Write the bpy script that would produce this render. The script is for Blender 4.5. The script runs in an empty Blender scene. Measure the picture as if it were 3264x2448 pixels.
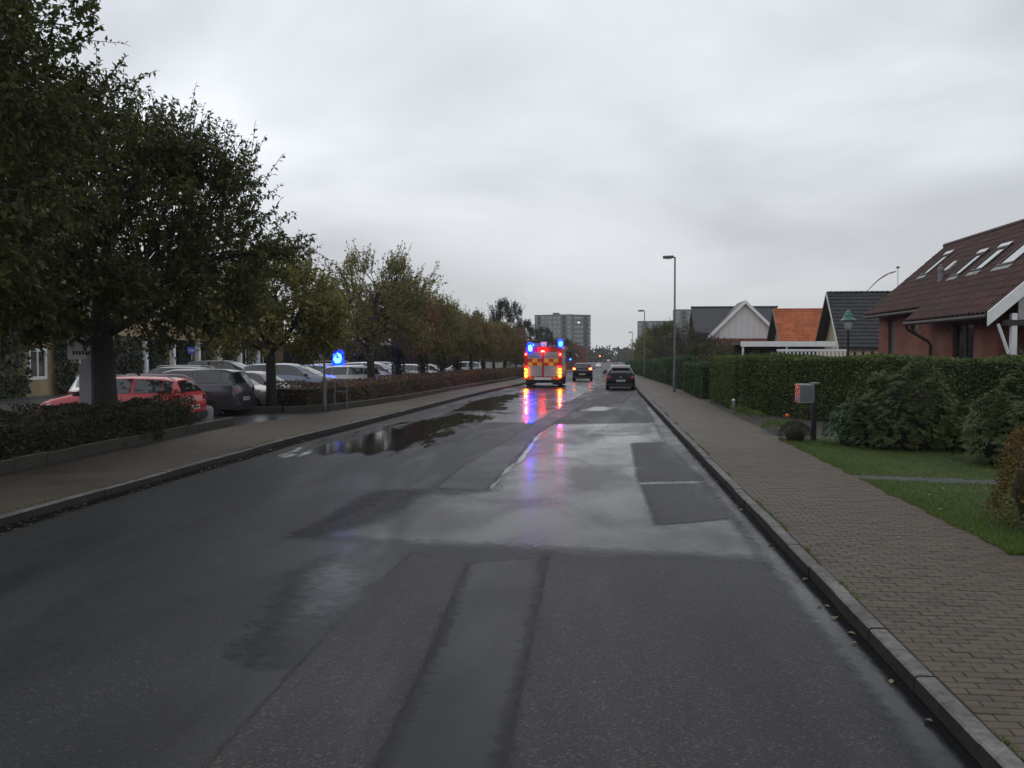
import bpy, bmesh, math, random
import numpy as np
from mathutils import Vector, Matrix
from mathutils.bvhtree import BVHTree

scene = bpy.context.scene
COL = scene.collection
R = math.radians

# ------------------------------------------------------------------ camera, world, sun, exposure
cam_d = bpy.data.cameras.new("camera")
cam_d.sensor_width = 36.0
cam_d.lens = 36.0 * 885.0 / 1024.0
cam_d.clip_start = 0.05
cam_d.clip_end = 6000.0
cam = bpy.data.objects.new("camera", cam_d)
COL.objects.link(cam)
cam.location = (0, 0, 2.25)
PITCH = math.atan(32 / 885)
YAW = math.atan(90 / 885 * math.cos(PITCH))
cam.rotation_euler = (R(90) - PITCH, 0, YAW)
scene.camera = cam

SUN_EL, SUN_AZ = R(52), R(-25)      # azimuth measured from +Y towards +X
w = bpy.data.worlds.new("World")
scene.world = w
w.use_nodes = True
wn, wl = w.node_tree.nodes, w.node_tree.links
wn.clear()
w_out = wn.new("ShaderNodeOutputWorld")
bg_sky = wn.new("ShaderNodeBackground")
bg_cloud = wn.new("ShaderNodeBackground")
wmix = wn.new("ShaderNodeMixShader")
sky = wn.new("ShaderNodeTexSky")
sky.sky_type = 'NISHITA'
sky.sun_disc = False
sky.sun_elevation = SUN_EL
sky.sun_rotation = SUN_AZ
bg_sky.inputs[1].default_value = 0.08
wl.new(sky.outputs[0], bg_sky.inputs[0])
tc = wn.new("ShaderNodeTexCoord")
sep = wn.new("ShaderNodeSeparateXYZ")
wl.new(tc.outputs["Generated"], sep.inputs[0])
zc = wn.new("ShaderNodeMath"); zc.operation = 'MAXIMUM'; zc.inputs[1].default_value = 0.0
wl.new(sep.outputs[2], zc.inputs[0])
za = wn.new("ShaderNodeMath"); za.operation = 'ADD'; za.inputs[1].default_value = 0.22
wl.new(zc.outputs[0], za.inputs[0])
dx = wn.new("ShaderNodeMath"); dx.operation = 'DIVIDE'
dy = wn.new("ShaderNodeMath"); dy.operation = 'DIVIDE'
wl.new(sep.outputs[0], dx.inputs[0]); wl.new(za.outputs[0], dx.inputs[1])
wl.new(sep.outputs[1], dy.inputs[0]); wl.new(za.outputs[0], dy.inputs[1])
cmb = wn.new("ShaderNodeCombineXYZ")
wl.new(dx.outputs[0], cmb.inputs[0]); wl.new(dy.outputs[0], cmb.inputs[1])
cn = wn.new("ShaderNodeTexNoise")
cn.inputs["Scale"].default_value = 0.95
cn.inputs["Detail"].default_value = 5.0
cn.inputs["Roughness"].default_value = 0.45
cn.inputs["Distortion"].default_value = 0.35
cmap = wn.new("ShaderNodeMapping")
cmap.inputs["Location"].default_value = (0.4, 5.2, 0.0)
wl.new(cmb.outputs[0], cmap.inputs[0])
wl.new(cmap.outputs[0], cn.inputs["Vector"])
cr = wn.new("ShaderNodeValToRGB")
cr.color_ramp.elements[0].position = 0.38
cr.color_ramp.elements[0].color = (0.585, 0.61, 0.655, 1)
cr.color_ramp.elements[1].position = 0.66
cr.color_ramp.elements[1].color = (1.0, 1.03, 1.09, 1)
wl.new(cn.outputs[0], cr.inputs[0])
hz = wn.new("ShaderNodeMapRange")        # thicker, flatter cloud low down
hz.inputs["From Min"].default_value = 0.0
hz.inputs["From Max"].default_value = 0.22
wl.new(sep.outputs[2], hz.inputs[0])
hmix = wn.new("ShaderNodeMixRGB")
hmix.inputs[1].default_value = (0.62, 0.64, 0.66, 1)
wl.new(hz.outputs[0], hmix.inputs[0])
wl.new(cr.outputs[0], hmix.inputs[2])
wl.new(hmix.outputs[0], bg_cloud.inputs[0])
bg_cloud.inputs[1].default_value = 1.0
wmix.inputs[0].default_value = 0.93
wl.new(bg_sky.outputs[0], wmix.inputs[1])
wl.new(bg_cloud.outputs[0], wmix.inputs[2])
wl.new(wmix.outputs[0], w_out.inputs[0])

sun_d = bpy.data.lights.new("sun", 'SUN')
sun_d.energy = 0.5
sun_d.angle = R(50)
sun_d.color = (1.0, 0.97, 0.93)
sun = bpy.data.objects.new("sun", sun_d)
COL.objects.link(sun)
sun.rotation_euler = (R(90) - SUN_EL, 0, R(180) - SUN_AZ)
sun.location = (0, 0, 60)

scene.view_settings.view_transform = 'Standard'
scene.view_settings.look = 'None'
scene.view_settings.exposure = 0.0
scene.view_settings.gamma = 1.0
scene.view_settings.use_curve_mapping = False
scene.cycles.max_bounces = 6
scene.cycles.diffuse_bounces = 3
scene.cycles.glossy_bounces = 3
scene.cycles.transmission_bounces = 3
scene.cycles.transparent_max_bounces = 6
scene.cycles.sample_clamp_indirect = 6.0
scene.cycles.caustics_reflective = False
scene.cycles.caustics_refractive = False

# ------------------------------------------------------------------ materials
class NT:
    """Small helper round one material's node tree."""
    def __init__(self, name):
        self.m = bpy.data.materials.new(name)
        self.m.use_nodes = True
        self.n, self.l = self.m.node_tree.nodes, self.m.node_tree.links
        self.b = self.n["Principled BSDF"]
        self.out = self.n["Material Output"]
    def new(self, t, **kw):
        nd = self.n.new(t)
        for k, v in kw.items():
            setattr(nd, k, v)
        return nd
    def obj(self, scale=(1, 1, 1)):
        t = self.new("ShaderNodeTexCoord")
        mp = self.new("ShaderNodeMapping")
        mp.inputs["Scale"].default_value = scale
        self.l.new(t.outputs["Object"], mp.inputs[0])
        return mp.outputs[0]
    def noise(self, vec, scale, detail=3, rough=0.5, dist=0.0):
        nz = self.new("ShaderNodeTexNoise")
        nz.inputs["Scale"].default_value = scale
        nz.inputs["Detail"].default_value = detail
        nz.inputs["Roughness"].default_value = rough
        nz.inputs["Distortion"].default_value = dist
        if vec is not None:
            self.l.new(vec, nz.inputs["Vector"])
        return nz.outputs[0]
    def ramp(self, fac, stops):
        r_ = self.new("ShaderNodeValToRGB")
        els = r_.color_ramp.elements
        while len(els) < len(stops):
            els.new(0.5)
        for e, (p, c) in zip(els, stops):
            e.position = p
            e.color = (c, c, c, 1) if not hasattr(c, "__len__") else (*c, 1)
        self.l.new(fac, r_.inputs[0])
        return r_.outputs[0]
    def mix(self, fac, a, b, mode='MIX'):
        mx = self.new("ShaderNodeMixRGB", blend_type=mode)
        for i, v in ((0, fac), (1, a), (2, b)):
            if isinstance(v, bpy.types.NodeSocket):
                self.l.new(v, mx.inputs[i])
            elif i == 0:
                mx.inputs[0].default_value = v
            else:
                mx.inputs[i].default_value = (*v, 1) if hasattr(v, "__len__") else (v, v, v, 1)
        return mx.outputs[0]
    def math(self, op, a, b=0.0):
        mt = self.new("ShaderNodeMath", operation=op)
        for i, v in ((0, a), (1, b)):
            if isinstance(v, bpy.types.NodeSocket):
                self.l.new(v, mt.inputs[i])
            else:
                mt.inputs[i].default_value = v
        return mt.outputs[0]
    def set(self, key, v):
        if isinstance(v, bpy.types.NodeSocket):
            self.l.new(v, self.b.inputs[key])
        else:
            self.b.inputs[key].default_value = (*v, 1) if hasattr(v, "__len__") else v
    def bump(self, h, strength=0.3, dist=0.01):
        bp = self.new("ShaderNodeBump")
        bp.inputs["Distance"].default_value = dist
        if isinstance(strength, bpy.types.NodeSocket):
            self.l.new(strength, bp.inputs["Strength"])
        else:
            bp.inputs["Strength"].default_value = strength
        self.l.new(h, bp.inputs["Height"])
        self.l.new(bp.outputs[0], self.b.inputs["Normal"])

def simple(name, col, rough=0.5, metal=0.0, var=0.12, scale=6.0, spec=0.5):
    t = NT(name)
    v = t.noise(t.obj(), scale, 4, 0.6)
    lo = tuple(c * (1 - var) for c in col); hi = tuple(min(1, c * (1 + var)) for c in col)
    t.set("Base Color", t.ramp(v, [(0.3, lo), (0.7, hi)]))
    t.set("Roughness", rough); t.set("Metallic", metal)
    t.b.inputs["Specular IOR Level"].default_value = spec
    return t.m

def emitter(name, col, strength):
    t = NT(name)
    t.set("Base Color", tuple(c * 0.4 for c in col))
    t.set("Emission Color", col); t.set("Emission Strength", strength)
    t.set("Roughness", 0.2)
    return t.m

def asphalt(name, base, speck, wet_lo, wet_hi, dry_rough, wet_rough, bump, wscale=(0.8, 0.16, 1), tint=(0.93, 1.0, 1.06), soft=True, fray=0.8, spec=0.32, lo_a=.22):
    t = NT(name)
    o = t.obj()
    fine = t.noise(o, 85, 2, 0.7)
    vor = t.new("ShaderNodeTexVoronoi"); vor.inputs["Scale"].default_value = 62
    t.l.new(o, vor.inputs["Vector"])
    stain = t.noise(t.obj((0.9, 0.22, 1)), 1.1, 5, 0.62, 0.4)
    W = t.ramp(t.noise(t.obj(wscale), 1.0, 6, 0.6, 0.5), [(wet_lo, 0.0), (wet_hi, 1.0)])
    b = base
    c1 = t.ramp(fine, [(0.3, tuple(b * 0.6 * q for q in tint)), (0.55, tuple(b * q for q in tint)), (0.72, tuple(b * (1 + speck) * q for q in tint))])
    vr = t.new("ShaderNodeTexWhiteNoise"); vr.noise_dimensions = '3D'
    t.l.new(vor.outputs["Position"], vr.inputs["Vector"])
    bright = t.ramp(vr.outputs[0], [(0.90, 0.0), (0.97, 1.0)])
    c2 = t.mix(t.math('MULTIPLY', bright, 0.55 * speck / 1.5), c1, (b * 3.4, b * 3.3, b * 3.1))
    c3 = t.mix(1.0, c2, t.ramp(stain, [(0.3, 0.62), (0.7, 1.15)]), 'MULTIPLY')
    c4 = t.mix(W, c3, t.mix(1.0, c3, (0.6, 0.62, 0.64), 'MULTIPLY'))
    t.set("Base Color", c4)
    rr = t.mix(W, dry_rough, wet_rough)
    t.set("Roughness", rr)
    t.b.inputs["IOR"].default_value = 1.38; t.b.inputs["Specular IOR Level"].default_value = spec
    if soft:     # worn, uneven borders: the road below shows through
        at = t.new("ShaderNodeAttribute"); at.attribute_name = "edge"
        nz = t.noise(o, 7, 4, 0.65)
        al = t.ramp(t.math('ADD', at.outputs["Fac"], t.math('MULTIPLY', t.math('SUBTRACT', nz, 0.5), fray)), [(lo_a, 0.0), (1 - lo_a, 1.0)])
        t.set("Alpha", al)
    hgt = t.mix(0.5, fine, vor.outputs["Distance"])
    t.bump(hgt, t.mix(W, bump, bump * 0.12), 0.006)
    return t.m

M = {}
M['asphalt'] = asphalt("asphalt", 0.025, 1.5, 0.45, 0.72, 0.62, 0.34, 0.5, soft=False)
M['asphalt_coarse'] = asphalt("asphalt_coarse", 0.029, 1.9, 0.55, 0.80, 0.62, 0.25, 0.75, tint=(1.0, 1.0, 1.0), fray=0.5, lo_a=.30)
M['asphalt_smooth'] = asphalt("asphalt_smooth", 0.028, 0.9, 0.36, 0.66, 0.34, 0.10, 0.14, (0.7, 0.35, 1), spec=.15)
M['asphalt_strip'] = asphalt("asphalt_strip", 0.024, 0.3, 0.42, 0.75, 0.50, 0.30, 0.12, (0.5, 0.3, 1), spec=.2)
M['asphalt_lot'] = asphalt("asphalt_lot", 0.05, 0.8, 0.45, 0.7, 0.5, 0.25, 0.3, soft=False)

def m_water():
    t = NT("puddle_water")
    t.set("Base Color", (0.018, 0.018, 0.017)); t.set("Roughness", 0.07); t.b.inputs["IOR"].default_value = 1.33; t.b.inputs["Specular IOR Level"].default_value = 0.4
    t.bump(t.noise(t.obj(), 9, 3), 0.05, 0.004)
    at = t.new("ShaderNodeAttribute"); at.attribute_name = "edge"
    nz = t.noise(t.obj((1.6, .28, 1)), 2.0, 6, 0.68)
    t.set("Alpha", t.ramp(t.math('ADD', at.outputs["Fac"], t.math('MULTIPLY', t.math('SUBTRACT', nz, 0.5), 2.6)), [(0.45, 0.0), (0.75, 1.0)]))
    return t.m
M['water'] = m_water()
M['gutter'] = asphalt("gutter_wet", 0.028, 0.3, 0.35, 0.65, 0.45, 0.18, 0.1, (0.8, 0.4, 1), spec=.2)
M['kerb_shade'] = asphalt("gutter_shade", 0.009, 0.8, 0.4, 0.8, 0.95, 0.7, 0.8)  # wet shade at the kerb foot, painted as dark rough asphalt
M['stain'] = asphalt("oily_stain", 0.020, 0.8, 0.45, 0.8, 0.7, 0.5, 0.4)
M['kerb_shade'].node_tree.nodes['Principled BSDF'].inputs['Specular IOR Level'].default_value = 0.1

def m_kerb(name, top, side):
    t = NT(name)
    v = t.noise(t.obj(), 14, 5, 0.7)
    big = t.noise(t.obj(), 1.6, 3, 0.6)
    c = t.ramp(v, [(0.3, tuple(x * 0.55 for x in top)), (0.55, top), (0.75, tuple(x * 1.35 for x in top))])
    c = t.mix(1.0, c, t.ramp(big, [(0.3, 0.6), (0.7, 1.1)]), 'MULTIPLY')
    # vertical faces take the darker side colour
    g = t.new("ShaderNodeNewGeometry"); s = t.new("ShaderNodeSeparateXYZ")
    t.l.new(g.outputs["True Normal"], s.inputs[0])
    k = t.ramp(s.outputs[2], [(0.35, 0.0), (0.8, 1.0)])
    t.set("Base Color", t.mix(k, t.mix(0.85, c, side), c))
    t.set("Roughness", 0.8); t.b.inputs["Specular IOR Level"].default_value = 0.2
    t.bump(v, 0.6, 0.02)
    return t.m
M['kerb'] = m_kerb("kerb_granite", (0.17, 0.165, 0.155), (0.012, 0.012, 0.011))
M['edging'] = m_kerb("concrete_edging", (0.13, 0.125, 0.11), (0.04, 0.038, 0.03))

def m_paver(name, brick):
    t = NT(name)
    o = t.obj()
    isl = t.new("ShaderNodeNewGeometry").outputs["Random Per Island"]
    oi = t.new("ShaderNodeObjectInfo").outputs["Random"]
    big = t.noise(o, 0.55, 4, 0.6)
    fine = t.noise(o, 55, 3, 0.7)
    a, b_, c_ = (0.080, 0.061, 0.043), (0.098, 0.077, 0.056), (0.064, 0.051, 0.038)
    if brick:
        bk = t.new("ShaderNodeTexBrick")
        t.l.new(o, bk.inputs["Vector"])
        bk.inputs["Scale"].default_value = 1.0
        bk.inputs["Brick Width"].default_value = 0.2
        bk.inputs["Row Height"].default_value = 0.1
        bk.inputs["Mortar Size"].default_value = 0.006
        bk.inputs["Color1"].default_value = (*a, 1)
        bk.inputs["Color2"].default_value = (*b_, 1)
        bk.inputs["Mortar"].default_value = (0.04, 0.036, 0.03, 1)
        col = bk.outputs[0]
        t.bump(bk.outputs["Fac"], -0.5, 0.01)
    else:
        f = t.math('FRACT', t.math('ADD', isl, oi))
        col = t.ramp(f, [(0.0, a), (0.5, b_), (0.8, a), (1.0, c_)])
        t.bump(fine, 0.5, 0.004)
    col = t.mix(1.0, col, t.ramp(fine, [(0.25, 0.7), (0.75, 1.25)]), 'MULTIPLY')
    col = t.mix(1.0, col, t.ramp(big, [(0.3, 0.62), (0.7, 1.15)]), 'MULTIPLY')
    moss = t.noise(o, 2.3, 6, 0.7)
    col = t.mix(t.ramp(moss, [(0.56, 0.0), (0.75, 0.5)]), col, (0.040, 0.042, 0.022))
    t.set("Base Color", col)
    t.set("Roughness", t.ramp(big, [(0.3, 0.55), (0.7, 0.8)])); t.b.inputs["Specular IOR Level"].default_value = .3
    return t.m
M['paver'] = m_paver("paving_block_concrete", False)
M['paver_far'] = m_paver("paving_pattern", True)

def ground_mat(name, a, b_, scale=1.5):
    t = NT(name)
    o = t.obj()
    v = t.noise(o, scale, 5, 0.65); f = t.noise(o, 40, 3, 0.7)
    c = t.ramp(v, [(0.3, a), (0.7, b_)])
    t.set("Base Color", t.mix(1.0, c, t.ramp(f, [(0.25, 0.6), (0.75, 1.35)]), 'MULTIPLY'))
    t.set("Roughness", 0.85)
    t.bump(f, 0.8, 0.03)
    return t.m
M['soil'] = ground_mat("soil", (0.024, 0.020, 0.015), (0.05, 0.042, 0.030))
M['lawn'] = ground_mat("lawn_ground", (0.030, 0.052, 0.014), (0.052, 0.085, 0.020))
M['field'] = ground_mat("field_ground", (0.025, 0.034, 0.016), (0.04, 0.05, 0.022), 0.08)
M['sand'] = ground_mat("joint_sand", (0.045, 0.04, 0.032), (0.07, 0.062, 0.05))
M['gravel'] = ground_mat("gravel_path", (0.05, 0.052, 0.05), (0.09, 0.092, 0.09), 6)

def leaf_mat(name, stops, trans=0.42, rough=0.5):
    """stops: leaf colours picked leaf by leaf, drifting in large patches of the plant."""
    t = NT(name)
    isl = t.new("ShaderNodeNewGeometry").outputs["Random Per Island"]
    big = t.noise(t.obj(), 0.9, 3, 0.6)
    f = t.math('ADD', t.math('MULTIPLY', isl, 0.6), t.math('MULTIPLY', t.math('SUBTRACT', big, 0.3), 0.9))
    n = len(stops)
    c = t.ramp(f, [(0.05 + 0.9 * i / (n - 1), s) for i, s in enumerate(stops)])
    t.set("Base Color", c)
    t.set("Roughness", rough)
    t.b.inputs["Specular IOR Level"].default_value = 0.35
    tr = t.new("ShaderNodeBsdfTranslucent")
    t.l.new(c, tr.inputs[0])
    mx = t.new("ShaderNodeMixShader"); mx.inputs[0].default_value = trans
    t.l.new(t.b.outputs[0], mx.inputs[1]); t.l.new(tr.outputs[0], mx.inputs[2])
    t.l.new(mx.outputs[0], t.out.inputs[0])
    return t.m
M['leaf_green'] = leaf_mat("leaf_green", [(0.028, 0.044, 0.016), (0.058, 0.077, 0.022), (0.091, 0.102, 0.026), (0.152, 0.131, 0.030)])
M['leaf_olive'] = leaf_mat("leaf_olive", [(0.091, 0.109, 0.036), (0.174, 0.179, 0.049), (0.270, 0.239, 0.066), (0.338, 0.239, 0.081)])
M['leaf_russet'] = leaf_mat("leaf_russet", [(0.108, 0.070, 0.036), (0.175, 0.101, 0.048), (0.238, 0.128, 0.057), (0.196, 0.154, 0.054)])
M['leaf_brown'] = leaf_mat("leaf_brown", [(0.026, 0.024, 0.013), (0.044, 0.036, 0.019), (0.062, 0.046, 0.024)], 0.3)
M['leaf_dark'] = leaf_mat("leaf_dark", [(0.014, 0.024, 0.010), (0.024, 0.037, 0.014), (0.040, 0.054, 0.019)], 0.15)
M['leaf_hedge'] = leaf_mat("leaf_hedge", [(0.041, 0.069, 0.020), (0.073, 0.109, 0.025), (0.116, 0.153, 0.032), (0.174, 0.192, 0.046)], 0.2)
M['leaf_fresh'] = leaf_mat("leaf_fresh", [(0.028, 0.063, 0.021), (0.043, 0.091, 0.028), (0.063, 0.116, 0.038)], 0.2)
M['leaf_rhodo'] = leaf_mat("leaf_rhodo", [(0.026, 0.044, 0.012), (0.044, 0.066, 0.016), (0.070, 0.088, 0.020), (0.100, 0.110, 0.030)], 0.15, 0.6)
M['leaf_plum'] = leaf_mat("leaf_plum", [(0.026, 0.020, 0.016), (0.040, 0.028, 0.022), (0.05, 0.04, 0.025)], 0.1)
M['leaf_autumn'] = leaf_mat("leaf_autumn", [(0.05, 0.052, 0.018), (0.095, 0.07, 0.02), (0.20, 0.12, 0.02), (0.35, 0.17, 0.02)], 0.25)
M['leaf_lowhedge'] = leaf_mat("leaf_lowhedge", [(0.074, 0.046, 0.030), (0.120, 0.065, 0.039), (0.161, 0.079, 0.046), (0.109, 0.105, 0.039)], 0.15)
M['leaf_bed'] = leaf_mat("leaf_bed", [(0.024, 0.026, 0.013), (0.045, 0.046, 0.020), (0.063, 0.059, 0.024)], 0.12)
M['leaf_bright'] = leaf_mat("leaf_bright", [(0.06, 0.10, 0.02), (0.10, 0.15, 0.025), (0.15, 0.19, 0.04)], 0.25)
M['leaf_fallen'] = leaf_mat("leaf_fallen", [(0.06, 0.04, 0.02), (0.14, 0.10, 0.04), (0.24, 0.20, 0.12)], 0.05)
M['grass'] = leaf_mat("grass_blade", [(0.070, 0.115, 0.020), (0.105, 0.165, 0.028), (0.17, 0.205, 0.044)], 0.25)
M['bark'] = simple("bark", (0.032, 0.027, 0.022), 0.85, 0, 0.4, 12)
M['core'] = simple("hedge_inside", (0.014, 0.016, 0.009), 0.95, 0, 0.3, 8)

# buildings
def m_brick(name, a, b_, mortar, pale=0.0):
    t = NT(name)
    tcn = t.new("ShaderNodeTexCoord")
    # bricks run along Y (x of the texture) and rise along Z (y of the texture)
    s = t.new("ShaderNodeSeparateXYZ"); t.l.new(tcn.outputs["Object"], s.inputs[0])
    cb = t.new("ShaderNodeCombineXYZ")
    t.l.new(t.math('ADD', s.outputs[0], s.outputs[1]), cb.inputs[0]); t.l.new(s.outputs[2], cb.inputs[1])
    bk = t.new("ShaderNodeTexBrick"); t.l.new(cb.outputs[0], bk.inputs["Vector"])
    bk.inputs["Scale"].default_value = 1.0
    bk.inputs["Brick Width"].default_value = 0.24; bk.inputs["Row Height"].default_value = 0.067
    bk.inputs["Mortar Size"].default_value = 0.006
    bk.inputs["Color1"].default_value = (*a, 1); bk.inputs["Color2"].default_value = (*b_, 1)
    bk.inputs["Mortar"].default_value = (*mortar, 1)
    v = t.noise(tcn.outputs["Object"], 0.8, 5, 0.65)
    c = t.mix(1.0, bk.outputs[0], t.ramp(v, [(0.3, 0.72), (0.7, 1.18)]), 'MULTIPLY')
    if pale:   # lime bloom on the wall
        pv = t.noise(tcn.outputs["Object"], 0.55, 4, 0.7)
        c = t.mix(t.ramp(pv, [(0.52, 0.0), (0.75, pale)]), c, (0.36, 0.28, 0.25))
    t.set("Base Color", c); t.set("Roughness", 0.85); t.b.inputs["Specular IOR Level"].default_value = .2
    t.bump(bk.outputs["Fac"], -0.5, 0.012)
    return t.m
M['brick_red'] = m_brick("brick_red", (0.23, 0.078, 0.052), (0.30, 0.110, 0.072), (0.19, 0.125, 0.10), 0.35)
M['brick_yellow'] = m_brick("brick_yellow", (0.36, 0.27, 0.14), (0.42, 0.32, 0.17), (0.33, 0.28, 0.20))
M['brick_low'] = m_brick("brick_low", (0.20, 0.065, 0.05), (0.26, 0.09, 0.06), (0.2, 0.12, 0.1))
def m_tile(name, cols, rough):
    t = NT(name)
    isl = t.new("ShaderNodeNewGeometry").outputs["Random Per Island"]
    oi = t.new("ShaderNodeObjectInfo").outputs["Random"]
    f = t.math('FRACT', t.math('ADD', isl, oi))
    v = t.noise(t.obj(), 0.7, 5, 0.65); fn = t.noise(t.obj(), 18, 4, 0.7)
    n = len(cols)
    c = t.ramp(f, [(i / (n - 1), s) for i, s in enumerate(cols)])
    c = t.mix(1.0, c, t.ramp(v, [(0.3, 0.7), (0.7, 1.15)]), 'MULTIPLY')
    c = t.mix(1.0, c, t.ramp(fn, [(0.3, 0.72), (0.7, 1.15)]), 'MULTIPLY')
    t.set("Base Color", c); t.set("Roughness", rough); t.b.inputs["Specular IOR Level"].default_value = .22
    return t.m
M['tile_brown'] = m_tile("tile_brown", [(0.054, 0.021, 0.018), (0.074, 0.027, 0.022), (0.044, 0.021, 0.018), (0.084, 0.034, 0.027)], 0.62)
M['tile_black'] = m_tile("tile_black", [(0.030, 0.031, 0.034), (0.042, 0.043, 0.046), (0.036, 0.037, 0.040)], 0.45)
M['tile_orange'] = m_tile("tile_orange", [(0.46, 0.125, 0.045), (0.52, 0.155, 0.058), (0.40, 0.10, 0.036)], 0.6)
M['sheet_dark'] = simple("sheet_dark", (0.036, 0.037, 0.046), 0.5, 0, 0.15)
M['white_wood'] = simple("white_wood", (0.82, 0.82, 0.81), 0.5, 0, 0.08, 3)
M['pale_board'] = simple("pale_board", (0.68, 0.66, 0.65), 0.6, 0, 0.05, 2)
M['cream_wall'] = simple("cream_wall", (0.46, 0.38, 0.25), 0.8, 0, 0.08, 2)
M['dark_wood'] = simple("dark_wood", (0.035, 0.028, 0.025), 0.6, 0, 0.2)
M['brown_pipe'] = simple("brown_pipe", (0.06, 0.024, 0.02), 0.4)
M['grey_plaster'] = simple("grey_plaster", (0.36, 0.37, 0.38), 0.8)
def m_glass(name, base, rough=0.06):
    t = NT(name); t.set("Base Color", base); t.set("Roughness", rough); t.b.inputs["Specular IOR Level"].default_value = 0.9
    t.b.inputs["IOR"].default_value = 1.55
    return t.m
M['glass_dark'] = m_glass("window_glass", (0.022, 0.026, 0.027))
M['glass_curtain'] = m_glass("window_glass_curtain", (0.16, 0.17, 0.17))
M['glass_warm'] = m_glass("window_glass_brown", (0.09, 0.07, 0.055))
M['skylight_glass'] = m_glass("skylight_glass", (0.10, 0.11, 0.115), 0.03)
M['skylight_glass'].node_tree.nodes["Principled BSDF"].inputs["IOR"].default_value = 3.6
M['concrete_pale'] = simple("concrete_pale", (0.20, 0.20, 0.205), 0.85, 0, 0.08, 0.2)
M['concrete_dark'] = simple("concrete_dark", (0.13, 0.13, 0.13), 0.85, 0, 0.08, 0.2)
M['balcony'] = simple("balcony_dark", (0.045, 0.046, 0.05), 0.8)
M['far_white'] = simple("far_window_frame", (0.80, 0.81, 0.82), 0.5)
M['lit_window'] = emitter("lit_window", (1.0, 0.85, 0.55), 1.2)
# street furniture and vehicles
M['galv'] = simple("galvanised_steel", (0.16, 0.165, 0.165), 0.5, 0.25, 0.15, 10)
M['lamp_head'] = simple("lamp_head_grey", (0.09, 0.085, 0.08), 0.5)
M['steel_box'] = simple("brushed_steel", (0.50, 0.52, 0.53), 0.16, 1.0, 0.04, 30)
M['steel_lid'] = simple("mailbox_grey", (0.12, 0.14, 0.15), 0.3, 0.35, 0.06)
M['black_metal'] = simple("black_metal", (0.014, 0.014, 0.015), 0.45)
M['green_metal'] = simple("green_copper", (0.05, 0.15, 0.115), 0.4, 0.2)
M['clear_plastic'] = simple("clear_globe", (0.45, 0.47, 0.46), 0.1)
M['stone_grey'] = simple("stone_grey", (0.22, 0.225, 0.23), 0.8, 0, 0.25, 7)
M['stone_red'] = simple("stone_red", (0.17, 0.09, 0.08), 0.8, 0, 0.25, 7)
M['pylon'] = simple("pylon_grey", (0.40, 0.40, 0.42), 0.5, 0, 0.08)
M['print_dark'] = simple("print_dark", (0.035, 0.036, 0.038), 0.6)
M['sign_blue'] = simple("sign_blue", (0.03, 0.09, 0.42), 0.4)
M['sign_back'] = simple("sign_back", (0.42, 0.43, 0.50), 0.5, 0.2)
M['tyre'] = simple("tyre_rubber", (0.012, 0.012, 0.012), 0.7)
M['rim'] = simple("wheel_rim", (0.35, 0.36, 0.37), 0.35, 0.6)
M['car_glass'] = m_glass("car_glass", (0.020, 0.024, 0.026), 0.04)
M['plastic'] = simple("black_plastic", (0.016, 0.016, 0.017), 0.5)
M['tail_red'] = simple("tail_lens", (0.22, 0.012, 0.012), 0.15)
M['head_lens'] = simple("head_lens", (0.55, 0.57, 0.58), 0.12)
M['plate'] = simple("plate_white", (0.62, 0.62, 0.60), 0.4)
M['rail'] = simple("roof_rail", (0.50, 0.51, 0.52), 0.3, 0.5)
M['brake'] = emitter("brake_light", (1.0, 0.10, 0.03), 14.0)
M['brake_dim'] = emitter("rear_light", (1.0, 0.03, 0.02), 1.2)
M['blue_core'] = emitter("blue_flash_bulb", (0.003, 0.012, 1.0), 170.0)
M['blue_core_dim'] = emitter("blue_flash_bulb_dim", (0.012, 0.06, 1.0), 22.0)
M['blue_plastic'] = simple("blue_lens_unlit", (0.02, 0.05, 0.35), 0.2)
M['blue_dome'] = emitter("blue_lens_glow", (0.0, 0.010, 1.0), 14)  # glowing lens also stands for the blue glare round the bulb
M['amber_core'] = emitter("amber_bulb", (1.0, 0.24, 0.002), 230.0)
M['red_core'] = emitter("red_bulb", (1.0, 0.012, 0.006), 150.0)
M['red_halo'] = emitter("red_lens_glow", (1.0, 0.006, 0.003), 26)  # glowing panel stands for the red halo round the rear lamps
M['signal_red'] = emitter("signal_red", (1.0, 0.10, 0.03), 12.0)
M['fire_red'] = simple("fire_red", (0.46, 0.024, 0.028), 0.3, 0, 0.08)
M['mark_red'] = simple("mark_red", (0.62, 0.035, 0.03), 0.45)
M['mark_yellow'] = simple("mark_yellow", (0.80, 0.55, 0.03), 0.45)
M['mark_orange'] = simple("mark_orange", (0.72, 0.22, 0.03), 0.45)
M['shutter'] = simple("shutter_aluminium", (0.42, 0.42, 0.42), 0.42, 0.25, 0.05)
M['mesh_black'] = simple("speaker_mesh", (0.005, 0.005, 0.006), 0.9, 0, 0.8, 500, 0.15)
M['red_paint_far'] = simple("far_red_paint", (0.30, 0.03, 0.03), 0.35)

def paint(name, col, rough=0.22, metal=0.0, coat=0.5):
    t = NT(name)
    t.set("Base Color", col); t.set("Roughness", rough); t.set("Metallic", metal)
    t.b.inputs["Coat Weight"].default_value = coat
    t.b.inputs["Specular IOR Level"].default_value = .5 if coat > .2 else .2
    t.b.inputs["Coat Roughness"].default_value = 0.06
    return t.m

# ------------------------------------------------------------------ object helpers
def props(o, label=None, cat=None, group=None, kind=None):
    if label: o["label"] = label
    if cat: o["category"] = cat
    if group: o["group"] = group
    if kind: o["kind"] = kind
    return o

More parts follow.
